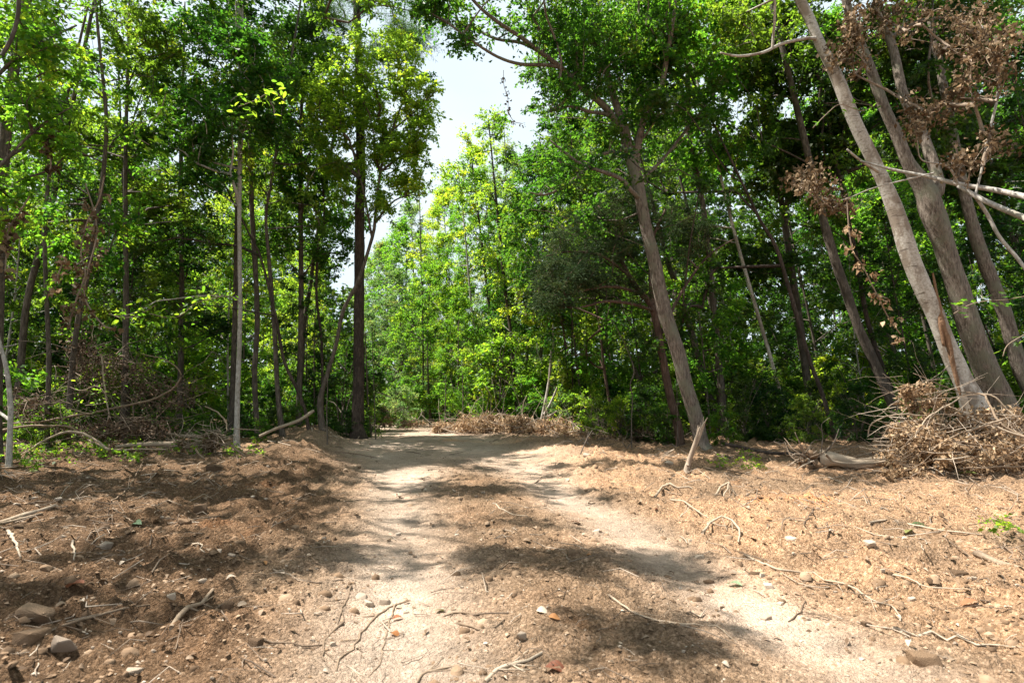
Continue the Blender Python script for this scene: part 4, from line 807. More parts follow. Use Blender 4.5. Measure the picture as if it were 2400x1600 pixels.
pile('low heap of tan dead leaves and pale branches in the centre behind the trail', c_, r_, 52, .10, 18, 330, 1.3, 5,
     [[(1080, 1010, 7, 18.0), (1110, 1000, 8, 18), (1150, 998, 7, 18)], [(1150, 1008, 6, 17.6), (1200, 1014, 7, 17.6), (1240, 1002, 5, 17.6)], [(1160, 975, 4, 18.2), (1175, 969, 4, 18.2), (1200, 975, 4, 18.2), (1225, 978, 4, 18.2)],
      [(1210, 1000, 4, 18), (1222, 970, 4, 18), (1226, 945, 3, 18), (1232, 925, 2.5, 18)], [(1270, 1018, 9, 17.0), (1310, 1022, 10, 17), (1370, 1026, 8, 16.8)], [(1290, 1010, 6, 17.6), (1330, 1016, 6, 17.4)], [(1010, 1014, 5, 19), (1040, 1004, 6, 19), (1045, 1018, 5, 19)], [(1075, 962, 5, 19), (1095, 980, 5, 19)]], tw=.011)
c_, r_ = fill([(250, 870, 120, 70, 12.5, .8, 60, .3), (190, 820, 45, 45, 12.2, .5, 18, .24), (380, 930, 90, 50, 12.8, .8, 40, .26), (260, 1005, 180, 22, 11.8, .9, 60, .17), (60, 950, 60, 40, 11.5, .6, 24, .2), (330, 1000, 70, 22, 11.6, .5, 24, .16)])
pile('tangled wall of bent stems and withered leaves in shade at the left', c_, r_, 17, .08, 12, 330, 1.2, 6,
     [[(0, 993, 7, 11.2), (100, 985, 7, 11.3), (180, 972, 8, 11.5), (280, 955, 8, 11.7), (350, 937, 7, 11.9), (400, 915, 6, 12.0), (425, 885, 5, 12.0), (420, 865, 4, 12.0), (390, 845, 3, 12.0), (340, 830, 3, 12.0)],
      [(0, 1010, 8, 10.6), (60, 1001, 8, 10.7), (130, 997, 7, 10.8), (165, 1002, 6, 10.8), (190, 1015, 5, 10.8)], [(60, 1062, 6, 10.2), (110, 1030, 7, 10.4), (150, 1012, 8, 10.5), (190, 1012, 9, 10.6), (225, 1030, 8, 10.6), (253, 1052, 8, 10.5)],
      [(240, 830, 5, 11.6), (247, 880, 6, 11.6), (252, 925, 6, 11.6), (262, 960, 5, 11.5), (261, 998, 5, 11.5)], [(138, 930, 3, 11.4), (141, 965, 3, 11.4), (147, 990, 3, 11.4)], [(130, 890, 3, 11.5), (133, 870, 3, 11.5), (127, 855, 2, 11.5)]], name='brush_tangle', cat='brush tangle', mat='dead_dark', tw=.008)
c_, r_ = fill([(490, 1035, 34, 18, 11.4, .35, 34, .11), (420, 1040, 24, 12, 11.4, .3, 10, .1)])
pile('dark matted knot of roots and twigs in front of the pale slender trunk', c_, r_, 30, .05, 11.4, 200, .45, 7,
     [[(533, 1008, 5, 11.2), (528, 985, 5, 11.3), (510, 965, 5, 11.4), (480, 950, 4, 11.5)], [(540, 1005, 3, 11.2), (580, 1003, 3, 11.2), (612, 1005, 2, 11.2)], [(458, 1052, 5, 10.6), (466, 1065, 6, 10.5), (480, 1075, 5, 10.4)], [(540, 1043, 6, 10.8), (565, 1062, 7, 10.6), (575, 1072, 5, 10.5)]], name='root_knot', cat='root mass', mat='dead_red', tw=.007)
c_, r_ = fill([(1480, 1010, 60, 30, 14.5, .6, 30, .2), (1560, 1035, 50, 26, 14, .5, 22, .18), (1440, 1030, 40, 16, 14.5, .5, 14, .16)])
pile('sparse reddish withered brush between the central heap and the oak', c_, r_, 30, .08, 14, 120, .8, 8, [], mat='dead_red', name='dead_brush', cat='brush')
c_, r_ = fill([(905, 985, 30, 12, 20, .8, 18, .2), (890, 968, 20, 14, 20, .5, 8, .2), (960, 992, 40, 5, 20, .6, 10, .12)])
pile('small pinkish heap of dead twigs at the trail end just right of the pine', c_, r_, 34, .09, 20, 80, .9, 9, [], name='twig_heap', cat='twig heap', tw=.009)

# uprooted log with root plate
def g_log(name, label, cat, rows, mat='wood', sides=12, bump=.08, extra=None):
    a = np.array(rows, float); w_ = P(a[:, 0], a[:, 1], a[:, 3]); q = np.column_stack([w_, a[:, 2] * .38 * a[:, 3] / FPX])
    base = q[len(q) // 2, :3].copy(); base[2] = float(H(base[0], base[1]))
    t = Tubes(); t.add(resample(q, .07), sides, bump, 9, .7)
    return link(name, t.mesh(name, M[mat], base), None, base, label=label, category=cat), base
a = np.array([(1893, 1092, 30, 9.3), (1925, 1092, 34, 9.3), (1960, 1097, 24, 9.2), (2010, 1091, 22, 9.2), (2060, 1082, 20, 9.2), (2110, 1074, 16, 9.3)], float)
q = np.column_stack([P(a[:, 0], a[:, 1], a[:, 3]), a[:, 2] * .62 * a[:, 3] / FPX]); q[:, 2] = H(q[:, 0], q[:, 1]) + q[:, 3] * .8
base = q[2, :3].copy(); base[2] = float(H(base[0], base[1]))
up = thing('uprooted_log', 'uprooted log with its soil-clotted root end facing the trail, left of the big brush pile', 'log', base)
t = Tubes(); t.add(resample(q[1:], .05), 16, .08, 4, .8); link('trunk', t.mesh('trunk', M['wood'], base), up)
t = Tubes(); rc = q[0, :3] + [0, 0, .02]
for k in range(6):
    u = nrm(rp.normal(size=3)) * .12; rr = rp.uniform(.07, .13)
    t.add(resample(np.array([[*(rc + u - [0.05, 0, 0]), rr * .6], [*(rc + u), rr], [*(rc + u + [.12, 0, 0]), rr * .7]]), .03), 12, .25, k * 7)
link('soil_clump', t.mesh('soil_clump', M['clod'], base), up)
for k in range(26):
    t = Tubes(); d = nrm(np.array([rp.normal() * .8 - .6, rp.normal() * .7 - .3, rp.normal() * .9 + .4])); Lr = rp.uniform(.15, .65); s = rc + rp.normal(size=3) * .05; pts = [s]
    for j in range(4): d = nrm(d + rp.normal(size=3) * .35); pts.append(pts[-1] + d * Lr / 4)
    pts = np.array(pts); pts[:, 2] = np.maximum(pts[:, 2], H(pts[:, 0], pts[:, 1])); t.add(resample(np.column_stack([pts, np.array([1, .8, .6, .4, .2]) * rp.uniform(.008, .022)]), .05), 5, tint=rp.uniform(.3, .9))
    link('root', t.mesh('root', M['twig'], base), up)
for rows, nm, lb, ct, mt in [
    ([(1700, 1040, 10, 11.6), (1800, 1060, 10, 11.0), (1880, 1062, 9, 10.8)], 'fallen_branch', 'mossy dark branch lying on the ground right of the oak foot', 'branch', 'bark_dark'),
    ([(1995, 1078, 11, 10.4), (2035, 1068, 11, 10.4), (2090, 1056, 11, 10.5)], 'fallen_log', 'dark reddish log end poking out left of the big brush pile behind the uprooted log', 'log', 'bark_red'),
    ([(1935, 1065, 7, 8.9), (1950, 1080, 8, 8.9), (1985, 1086, 8, 8.9), (2040, 1085, 7, 8.9), (2075, 1080, 6, 8.9)], 'fallen_branch', 'smooth curved branch lying above the uprooted log', 'branch', 'wood'),
    ([(272, 1046, 9, 11.2), (320, 1042, 13, 11.2), (370, 1040, 15, 11.3), (418, 1040, 15, 11.3)], 'fallen_log', 'short thick tan log lying left of the root knot', 'log', 'wood'),
    ([(300, 1005, 4, 12.1), (370, 1012, 7, 12.1), (420, 1020, 9, 12.0), (474, 1022, 9, 12.0)], 'fallen_log', 'thin pale log behind the short tan one, pointing at the pale trunk', 'log', 'wood'),
    ([(608, 1022, 8, 12.8), (650, 1003, 9, 13), (700, 985, 10, 13.3), (735, 962, 9, 13.6)], 'leaning_log', 'pale pole leaning against the foot of the curved tree', 'log', 'wood'),
    ([(-20, 1042, 9, 10.0), (10, 1043, 10, 10.0), (28, 1045, 8, 10.0)], 'fallen_log', 'broken light log end at the left border among seedlings', 'log', 'wood'),
    ([(205, 1030, 6, 11.2), (260, 1052, 5, 11.0), (330, 1052, 5, 11.0), (390, 1053, 4, 11.0)], 'fallen_pole', 'thin reddish pole lying just in front of the short tan log', 'pole', 'wood'),
    ([(1700, 1070, 7, 10.8), (1760, 1076, 8, 10.6), (1850, 1083, 5, 10.4)], 'fallen_branch', 'grey stick bridging the ground between the broken stump and the uprooted log', 'branch', 'bark'),
    ([(1256, 1070, 5, 13.5), (1300, 1062, 6, 13.5), (1350, 1068, 6, 13.3)], 'fallen_branch', 'pale branch on the dirt in front of the central heap', 'branch', 'wood'),
    ([(1560, 1045, 4, 13.0), (1620, 1060, 8, 12.4), (1650, 1068, 9, 12.2), (1700, 1072, 7, 12)], 'fallen_branch', 'crooked branch crossing the foot of the oak', 'branch', 'bark')]:
    g_log(nm, lb, ct, rows, mt)
def stick_tree(name, label, cat, rows, mat, group=None, forks=()):
    a = np.array(rows, float); a[:, 2] *= (.62 if name == 'sapling' else .74); q = np.column_stack([P(a[:, 0], a[:, 1], a[:, 3]), a[:, 2] * .5 * a[:, 3] / FPX])
    q = foot(q); base = q[0, :3].copy(); base[2] = float(H(base[0], base[1])); r = thing(name, label, cat, base, group)
    t = Tubes(); t.add(resample(q, .06), 8, .08, 6, .7); link('stem', t.mesh('stem', M[mat], base), r)
    for f in forks:
        a = np.array(f, float); q = np.column_stack([P(a[:, 0], a[:, 1], a[:, 3]), a[:, 2] * .5 * a[:, 3] / FPX]); t = Tubes(); t.add(resample(q, .06), 6, .05, 3, .6)
        link('fork', t.mesh('fork', M[mat], base), r)
    return r
stick_tree('broken_stump', 'splintered grey stump leaning right in front of the oak foot', 'stump', [(1607, 1112, 22, 8.9), (1612, 1090, 17, 8.9), (1622, 1060, 15, 8.9), (1636, 1025, 15, 8.9), (1646, 1000, 12, 8.9), (1652, 988, 5, 8.9)], 'twig',
           forks=[[(1600, 1104, 7, 8.85), (1604, 1124, 5, 8.7)], [(1640, 1010, 5, 8.88), (1658, 978, 1.5, 8.88)], [(1632, 1030, 5, 8.86), (1636, 996, 1.5, 8.86)], [(1645, 1008, 5, 8.92), (1649, 976, 1.2, 8.92)], [(1618, 1100, 6, 8.85), (1632, 1120, 3, 8.75)], [(1638, 1020, 6, 8.9), (1642, 990, 2, 8.9)], [(1612, 1090, 10, 8.85), (1626, 1045, 9, 8.85), (1640, 1000, 4, 8.85)]])
stick_tree('broken_snag', 'sunlit broken white snag standing at the central brush heap', 'snag', [(1268, 985, 9, 18.5), (1271, 975, 9, 18.5), (1280, 930, 8, 18.5), (1287, 890, 8, 18.5), (1291, 845, 7, 18.5), (1292, 820, 4, 18.5)], 'bark_white',
           forks=[[(1276, 970, 6, 18.4), (1290, 945, 5, 18.3), (1303, 915, 4, 18.2), (1305, 907, 2, 18.2)], [(1280, 978, 4, 18.2), (1295, 970, 4, 18.1), (1305, 963, 3, 18)]])
for rows, lb, fk in [([(1481, 1066, 5, 12.6), (1480, 990, 4, 12.6), (1482, 930, 4, 12.6), (1477, 900, 4, 12.6), (1486, 868, 4, 12.6), (1470, 820, 3, 12.7), (1435, 749, 2.5, 12.8)], 'bare wavy sapling midway between the central heap and the oak', []),
                     ([(1588, 1064, 5, 12.6), (1588, 1000, 4, 12.6), (1587, 940, 3, 12.6), (1586, 890, 2.5, 12.6)], 'straight bare sapling just left of the oak foot', []),
                     ([(1137, 985, 3.5, 20), (1150, 910, 3.5, 20), (1165, 860, 3, 20), (1175, 815, 2, 20)], 'thin grey pole leaning right against the far sunlit trees', []),
                     ([(1043, 985, 4, 20), (1045, 905, 3.5, 20), (1046, 880, 2, 20)], 'short thin stem at the far trail edge, left of its twin', []),
                     ([(1085, 988, 4.5, 19.5), (1085, 900, 4, 19.5), (1083, 870, 2, 19.5)], 'short thin stem at the left end of the central heap', []),
                     ([(767, 1030, 5, 12.2), (766, 960, 4, 12.2), (768, 900, 3, 12.2), (767, 850, 2, 12.2)], 'thin upright stick before the curved tree', []),
                     ([(880, 1020, 4, 15.5), (878, 950, 3.5, 15.5), (874, 850, 3, 15.5), (872, 760, 2, 15.5)], 'thin sapling on the right side of the pine', []),
                     ([(868, 1000, 6, 17), (862, 930, 6, 17), (859, 860, 5, 17), (856, 780, 3, 17)], 'pale pole-like sapling touching the pine outline', []),
                     ([(1353, 1095, 3, 10.8), (1362, 1060, 4, 10.8), (1375, 1030, 4, 10.9), (1388, 1008, 3, 11)], 'bare pink twig standing tilted in the dirt right of the trail', [[(1375, 1030, 2, 10.9), (1380, 1010, 1.5, 10.9)]]),
                     ([(1470, 1068, 3, 12.5), (1468, 1050, 3, 12.5), (1458, 1035, 2, 12.5)], 'short forked twig at the edge of the withered brush', [[(1468, 1052, 2, 12.5), (1480, 1035, 1.5, 12.5)]]),
                     ([(1925, 1055, 4, 9.2), (1928, 1020, 4, 9.2), (1925, 995, 3, 9.2), (1945, 978, 2, 9.2)], 'dry spiky twig rising from the uprooted root end', [[(1926, 1010, 2, 9.2), (1912, 992, 1.5, 9.2)], [(1935, 1060, 3, 9.2), (1955, 1035, 3, 9.2), (1966, 1005, 2.5, 9.2)]]),
                     ([(1855, 1072, 2.5, 10), (1850, 1055, 2, 10), (1832, 1030, 1.5, 10)], 'slim twig with a few curled leaves left of the root end', []),
                     ([(930, 985, 3, 22), (928, 930, 3, 22), (922, 890, 2, 22), (905, 870, 1.5, 22)], 'bare branching sapling over the dark gap at the trail end', [[(926, 910, 2, 22), (905, 895, 1.2, 22)], [(923, 893, 1.5, 22), (928, 870, 1, 22)]])]:
    stick_tree('sapling', lb, 'sapling', rows, 'bark', None, fk)
# hanging strands of dead leaves
def strand(label, path, Yd, n, size, mat='dead_red', name='hanging_vine', cat='vine', rad=.12, w=3.5, per=16):
    a = np.array([(x, y, w, Yd) for x, y in path], float); q = np.column_stack([P(a[:, 0], a[:, 1], a[:, 3]), a[:, 2] * .5 * a[:, 3] / FPX])
    base = q[0, :3]; r = thing(name, label, cat, base); t = Tubes(); s = resample(q, .05); t.add(s, 5, tint=.5); link('stem', t.mesh('stem', M['twig'], base), r)
    c = s[np.linspace(len(s) * .15, len(s) - 1, n).astype(int), :3] + rp.normal(size=(n, 3)) * rad * .5
    dead_leaves(c, np.full(n, rad), per, size, rp, M[mat], 'dead_leaves', base, r, .7); return r
strand('long curtain of hanging brown dead leaves on the dark trunk at the left', [(245, 410), (232, 470), (205, 520), (190, 590), (200, 640), (180, 700), (160, 770)], 8.6, 16, .11, per=9, rad=.10)
strand('second strand of brown dead leaves, reaching lower beside the dark trunk', [(200, 430), (222, 500), (226, 560), (205, 640), (200, 700), (240, 760), (268, 770)], 8.9, 13, .10, per=8, rad=.10)
strand('bunch of brown dead leaves at the left border halfway up', [(70, 460), (45, 500), (20, 540), (15, 600), (12, 640)], 8.0, 10, .11, per=9, rad=.09)
strand('small pair of brown dead leaf clumps above the left hanging curtain', [(118, 310), (112, 330), (115, 350), (120, 385), (116, 400)], 8.2, 6, .10, rad=.05)
strand('little tuft of pale brown dead leaves in front of the grey left trunk', [(155, 600), (140, 635), (130, 665)], 8.2, 4, .10, 'dead', rad=.06)
strand('drooping twig of tan dead leaves hanging left of the white trunk', [(1985, 470), (1990, 540), (2000, 590), (2020, 620), (2035, 650), (2060, 700), (2080, 740), (2110, 783)], 8.4, 9, .085, 'dead', 'hanging_branch', 'branch', rad=.10, w=3)
strand('cluster of dark dead leaves dangling from the oak limb against the sky', [(1180, 165), (1181, 200), (1190, 230), (1192, 262), (1205, 285), (1225, 290)], 10.6, 9, .06, 'dead_red', rad=.06, w=1.5, per=9)
strand('hair-thin bare vine loop hanging in the sky gap', [(1180, 262), (1160, 275), (1155, 300), (1157, 330), (1160, 360)], 10.6, 2, .03, 'dead_red', rad=.01, w=1.2, per=2)
strand('clump of brown withered leaves on a far tree right of the sunlit crowns', [(1235, 625), (1232, 650), (1228, 680), (1240, 700)], 19, 10, .15, 'dead_red', rad=.3, w=3, per=24)
# dead foliage on the broken top at the right
dcen = blobs([(2010, 60, 60, 70, 9.6, .4, 20), (1985, 130, 50, 50, 9.6, .4, 16), (2080, 40, 60, 50, 9.8, .5, 14), (2230, 60, 120, 70, 9.0, .6, 34), (2330, 120, 80, 80, 8.6, .5, 26), (2160, 260, 90, 40, 9.4, .5, 20), (2290, 200, 70, 60, 9, .5, 16), (2330, 330, 60, 40, 8.8, .4, 10), (1900, 420, 80, 40, 9.6, .5, 18), (1960, 480, 60, 40, 9.6, .5, 12), (2150, 310, 30, 20, 8.6, .2, 6), (2240, 380, 40, 30, 8.6, .3, 8)], rp)
db = thing('broken_treetop', 'snapped leafless treetop with clusters of curled brown leaves caught against the twin trunks', 'tree top', dcen.mean(0))
org = np.array(dcen.mean(0))
dead_leaves(dcen, rp.uniform(.10, .30, len(dcen)), 20, .095, rp, M['dead_red'], origin=org, parent=db, width=.6)
dead_leaves(dcen[::3], rp.uniform(.08, .24, len(dcen[::3])), 12, .09, rp, M['dead'], origin=org, parent=db, width=.6)
brs = [[(2410, 463, 14, 8.4), (2323, 444, 12, 8.8), (2246, 432, 11, 9.1), (2170, 413, 9, 9.4), (2093, 398, 7, 9.6), (2017, 377, 4, 9.8)], [(2410, 515, 14, 8.3), (2323, 478, 12, 8.7), (2285, 459, 11, 8.9), (2246, 436, 9, 9.1)],
       [(2285, 459, 8, 8.9), (2315, 505, 8, 8.9), (2342, 555, 8, 8.8), (2380, 600, 8, 8.7), (2410, 640, 8, 8.6)], [(2246, 432, 6, 9.1), (2220, 390, 5, 9.0), (2160, 375, 3, 8.9), (2150, 330, 2, 8.7)],
       [(2310, 340, 5, 8.9), (2335, 240, 6, 8.9), (2338, 180, 5, 8.9), (2325, 120, 4, 8.9), (2300, 60, 3, 8.9)], [(2285, 459, 5, 8.9), (2300, 400, 5, 8.9), (2310, 340, 5, 8.9)], [(2190, 405, 4, 9.3), (2050, 440, 3, 9.4), (1960, 470, 2, 9.5), (1880, 440, 1.5, 9.6)]]
sk = []
for b_ in brs:
    a = np.array(b_, float); q = resample(np.column_stack([P(a[:, 0], a[:, 1], a[:, 3]), a[:, 2] * .5 * a[:, 3] / FPX]), .08); sk.append(q[::3])
    t = Tubes(); t.add(q, 8, .06, 2, .8); link('branch', t.mesh('branch', M['bark_pale'], org), db)
t = Tubes()
for g in grow(dcen, np.vstack(sk), rp, .004): t.add(g, 4)
link('twigs', t.mesh('twigs', M['twig'], org), db, kind='stuff')

# sprigs of large green leaves, every leaf a part
def blade(L_, W_, rg):
    n = 7; t = np.linspace(0, 1, n); w_ = W_ * .5 * np.sin(pi * t ** .8) ** .8; w_[0] = w_[-1] = .001
    z = -.12 * L_ * t ** 2
    c = np.stack([t * L_, 0 * t, z], -1); l = c + np.stack([0 * t, w_, w_ * .35], -1); r = c + np.stack([0 * t, -w_, w_ * .35], -1)
    v = np.vstack([l, c, r]); i = np.arange(n - 1); q = np.vstack([np.stack([i, i + 1, n + i + 1, n + i], -1), np.stack([n + i, n + i + 1, 2 * n + i + 1, 2 * n + i], -1)])
    return v, q
bl = [mesh_from('leaf blade', *blade(1, .46, rng), M['leaf_bright'], np.full(21, .5 + .2 * k), True) for k in range(2)]
def lobed():
    th = [0, 20, 38, 52, 70, 96, 115, 150, 180]; rr = [1, .62, .42, .86, .5, .38, .62, .4, .12]
    pts = [(r_ * cos(radians(a)), r_ * sin(radians(a))) for a, r_ in zip(th, rr)] + [(r_ * cos(radians(a)), -r_ * sin(radians(a))) for a, r_ in list(zip(th, rr))[1:-1][::-1]]
    v = [(0, 0, .04)] + [(x * .5 + .4, y * .55, -.10 * abs(y) - .05 * x) for x, y in pts]; n = len(pts)
    return np.array(v), [(0, 1 + i, 1 + (i + 1) % n) for i in range(n)]
lv, lt = lobed(); ml = mesh_from('maple leaf blade', lv, np.zeros((0, 4)), M['leaf'], np.full(len(lv), .6), True, lt)
def sprig(label, path, Yd, n, size, meshes, mat, seed, up=.8, root=None, spreadpx=26, tilt=.5):
    rg = np.random.default_rng(seed); a = np.array([(x, y, 2.0, Yd) for x, y in path], float)
    q = resample(np.column_stack([P(a[:, 0], a[:, 1], a[:, 3]), a[:, 2] * .5 * a[:, 3] / FPX]), .04); base = q[0, :3].copy()
    r = thing('leafy_sprig', label, 'sprig', base); t = Tubes(); t.add(q, 5, tint=.5); link('twig', t.mesh('twig', M['twig'], base), r)
    for k in range(n):
        p = q[int(rg.uniform(.05, 1) * (len(q) - 1)), :3] + rg.normal(size=3) * [spreadpx * Yd / FPX, .08, spreadpx * Yd / FPX * .8]
        o = link('leaf', meshes[k % len(meshes)], r, p - base); s = size * rg.uniform(.7, 1.15); o.scale = (s, s, s)
        o.rotation_euler = (rg.normal() * tilt, rg.normal() * tilt + .35, rg.uniform(0, 6.28)); slot(o, M[mat])
    return r
sprig('spray of large glowing leaves on the low branch left of the pale slender trunk', [(520, 694), (460, 710), (430, 735), (400, 745), (350, 735)], 9.6, 60, .11, bl, 'leaf_bright', 1)
sprig('outer tip of the low branch with big hanging lime-green leaves', [(365, 715), (330, 735), (290, 745), (255, 735)], 9.5, 46, .12, bl, 'leaf_bright', 2)
sprig('row of lime-green leaves close to the pale slender trunk', [(545, 700), (515, 690), (490, 695), (480, 715)], 9.8, 34, .09, bl, 'leaf_bright', 3, spreadpx=16)
sprig('bright backlit leaf group high on the left in front of dark foliage', [(390, 220), (370, 270), (330, 290), (315, 315), (350, 340)], 8.8, 60, .13, bl, 'leaf_bright', 4, spreadpx=34)
sprig('backlit leaf fan high beside the pale slender trunk', [(560, 250), (600, 235), (640, 215), (670, 240)], 9.5, 50, .12, bl, 'leaf_bright', 5, spreadpx=26)
sprig('thin drooping green leaves across the white trunk', [(2060, 240), (2020, 260), (1970, 245), (1940, 265), (1905, 300)], 8.6, 18, .09, bl, 'leaf', 6, spreadpx=10)
sprig('green maple leaves on a twig in front of the rough twin trunk', [(2420, 690), (2360, 702), (2310, 705), (2270, 715), (2235, 735)], 6.6, 22, .11, [ml], 'leaf', 7, spreadpx=16, tilt=.4)
sprig('green maple leaves lower at the right border', [(2430, 770), (2390, 790), (2360, 810), (2350, 835)], 6.4, 14, .11, [ml], 'leaf', 8, spreadpx=18, tilt=.4)
sprig('young lime seedling leaves above the left brush', [(160, 905), (190, 915), (230, 905), (250, 940), (200, 950)], 9.6, 44, .07, bl, 'leaf_bright', 9, spreadpx=22)

# ------------------------------------------------------------------ roots and sticks on the dirt, traced one by one
def ground_stick(label, pts, w_, cat='root', mat='wood', lift=0, name='root', tint=.7, forks=True):
    g = np.array([G(x, y) for x, y in pts]); d = np.array([np.linalg.norm(a - CAM) for a in g]); n = len(g)
    r = w_ * .5 * d / FPX * np.linspace(1.1, .65, n); r = r * .6; z = g[:, 2] + r * .25
    if lift: z = z + lift * np.sin(pi * np.linspace(0, 1, n))
    q = resample(np.column_stack([g[:, 0], g[:, 1], z, r]), max(.02, w_ * .002 * d.mean()))
    if not lift: q[:, 2] = np.maximum(q[:, 2], H(q[:, 0], q[:, 1]) + q[:, 3] * .3)
    q[:, :2] += .013 * np.stack([vn(q[:, 0] * 22, q[:, 1] * 22, 5), vn(q[:, 0] * 22, q[:, 1] * 22, 6)], -1)
    q[:, 3] *= 1 + .25 * vn(q[:, 0] * 30, q[:, 1] * 30, 9)
    t = Tubes(); t.add(q, 8, .14, int(pts[0][0]), tint)
    if forks and n >= 3:
        for k in range(2 + n // 2):
            i = int(rp.uniform(.3, .8) * (len(q) - 1)); dd = nrm(q[min(i + 1, len(q) - 1), :3] - q[i, :3]); dd = nrm(dd + rp.normal(size=3) * [.9, .9, .15]); Lw = rp.uniform(.06, .16)
            e = q[i, :3] + dd * Lw; e[2] = float(H(e[0], e[1])) + .006; t.add(resample(np.array([[*q[i, :3], q[i, 3] * .5], [*e, q[i, 3] * .25]]), .03), 5, tint=tint)
    b0 = q[0, :3].copy(); return link(name, t.mesh(name, M[mat], b0), None, b0, label=label, category=cat)
for lb, pts, w_, tn, lf in [
 ('long pale crooked root lying right of the middle of the dirt', [(1427, 1398), (1458, 1417), (1496, 1440), (1546, 1455), (1600, 1463), (1649, 1467), (1684, 1471), (1722, 1503)], 7, .7, 0),
 ('long thin root winding down the right side past the two white pebbles', [(1745, 1302), (1791, 1325), (1829, 1337), (1883, 1343), (1932, 1360), (1994, 1379), (2055, 1413), (2089, 1425), (2108, 1448), (2112, 1463)], 7, .8, 0),
 ('pale root running to the lower right border', [(2093, 1475), (2151, 1494), (2219, 1503), (2285, 1517), (2342, 1519), (2410, 1521)], 8, .9, 0),
 ('thin straight root right of the long winding one', [(2089, 1348), (2131, 1364), (2177, 1381), (2277, 1387)], 5, .8, 0),
 ('thick pale branch end at the right border', [(2288, 1302), (2342, 1321), (2410, 1344)], 22, .55, 0),
 ('pale stick beside the orange soil patch', [(2036, 1226), (2131, 1230), (2208, 1245), (2296, 1254)], 7, .8, 0),
 ('thick arched root looping out of the soil right of the wheel track', [(1649, 1253), (1665, 1237), (1691, 1230), (1714, 1237), (1737, 1253), (1730, 1274)], 9, .8, .07),
 ('wavy root arch just below the broken stump', [(1536, 1165), (1554, 1152), (1569, 1150), (1588, 1159), (1615, 1150), (1645, 1161)], 8, .7, .07),
 ('small looped root right of the wavy arch', [(1676, 1163), (1690, 1150), (1710, 1148), (1696, 1165)], 8, .7, .05),
 ('crooked root below the wavy arch', [(1569, 1172), (1603, 1180), (1630, 1199), (1665, 1220)], 6, .8, 0),
 ('short dark stick near the white pebbles', [(1852, 1461), (1871, 1440), (1890, 1411)], 6, .2, 0),
 ('dark twig standing half upright right of the arched root', [(1883, 1232), (1898, 1210), (1908, 1191)], 5, .15, 0),
 ('dark stick lying between the stump and the uprooted log', [(1703, 1101), (1768, 1119), (1844, 1128)], 6, .1, 0),
 ('dark double root left of the wheel track, upper strand', [(823, 1375), (811, 1413), (796, 1444), (794, 1463)], 8, .3, 0),
 ('dark double root left of the wheel track, lower strand', [(811, 1459), (773, 1490), (758, 1517), (754, 1551)], 9, .3, 0),
 ('long brown root running down from the three stones', [(957, 1409), (915, 1425), (876, 1452), (846, 1486), (827, 1524), (792, 1547), (794, 1574)], 9, .45, 0),
 ('thin root right of the long brown one', [(930, 1417), (913, 1455), (903, 1505), (895, 1540), (869, 1586)], 6, .5, 0),
 ('short pale root near the bottom border left of centre', [(819, 1559), (842, 1578), (869, 1586)], 6, .8, 0),
 ('bent root at the bottom border in the centre', [(976, 1610), (1003, 1574), (1052, 1564), (1087, 1559), (1129, 1564)], 9, .55, 0),
 ('thick pale root at the bottom border pointing up right', [(1140, 1600), (1163, 1574), (1198, 1563), (1240, 1555), (1274, 1532)], 14, .85, 0),
 ('curved brown root in the centre of the near dirt', [(1071, 1461), (1094, 1465), (1125, 1476), (1156, 1473), (1182, 1452)], 8, .4, 0),
 ('thin pale root in the middle of the trail', [(1156, 1182), (1179, 1195), (1205, 1207), (1236, 1214)], 5, .8, 0),
 ('half-buried root above the curved brown one', [(1037, 1446), (1079, 1436), (1117, 1444), (1129, 1436)], 6, .35, 0),
 ('thick tan branch end at the left border', [(-10, 1230), (57, 1210), (100, 1198), (134, 1188)], 13, .7, .01),
 ('thinner tan branch under the thick one at the left border', [(-10, 1240), (69, 1216), (103, 1205)], 9, .6, 0),
 ('pale twig below the tan branches at the left border', [(15, 1249), (34, 1276), (46, 1306)], 8, .8, 0),
 ('short pale forked twig left of the flat brown stones', [(165, 1277), (174, 1291), (174, 1316)], 6, .85, 0),
 ('tiny curved white twig left of the middle', [(448, 1277), (467, 1283), (476, 1295)], 5, .9, 0),
 ('thin wavy root across the tyre marks', [(643, 1341), (681, 1348), (704, 1362), (750, 1369)], 6, .6, 0),
 ('thick grey stick pointing up right on the churned left soil', [(398, 1473), (440, 1432), (471, 1417), (497, 1383)], 13, .55, 0),
 ('reddish root from the red clod toward the dark double root', [(620, 1505), (662, 1511), (708, 1517), (758, 1509)], 7, .3, 0),
 ('long brown root across the lower left soil', [(57, 1517), (100, 1490), (153, 1467), (214, 1452), (291, 1432), (356, 1419)], 9, .45, 0),
 ('thin straight twig in the shade at the upper left of the dirt', [(260, 1176), (299, 1149), (337, 1080)], 4, .4, 0),
 ('short thin twig on the left mound', [(264, 1195), (314, 1226)], 4, .4, 0),
 ('thin twig arching on the far right wheel track', [(1254, 1133), (1268, 1122), (1300, 1118), (1330, 1128)], 4, .6, .03),
 ('dark thin stick on the mound left of the trail', [(783, 1060), (830, 1066), (883, 1073)], 5, .3, .02)]:
    ground_stick(lb, pts, w_, 'stick' if ('stick' in lb or 'twig' in lb or 'branch' in lb) else 'root', 'wood', lf, 'stick' if ('stick' in lb or 'twig' in lb or 'branch' in lb) else 'root', tn)

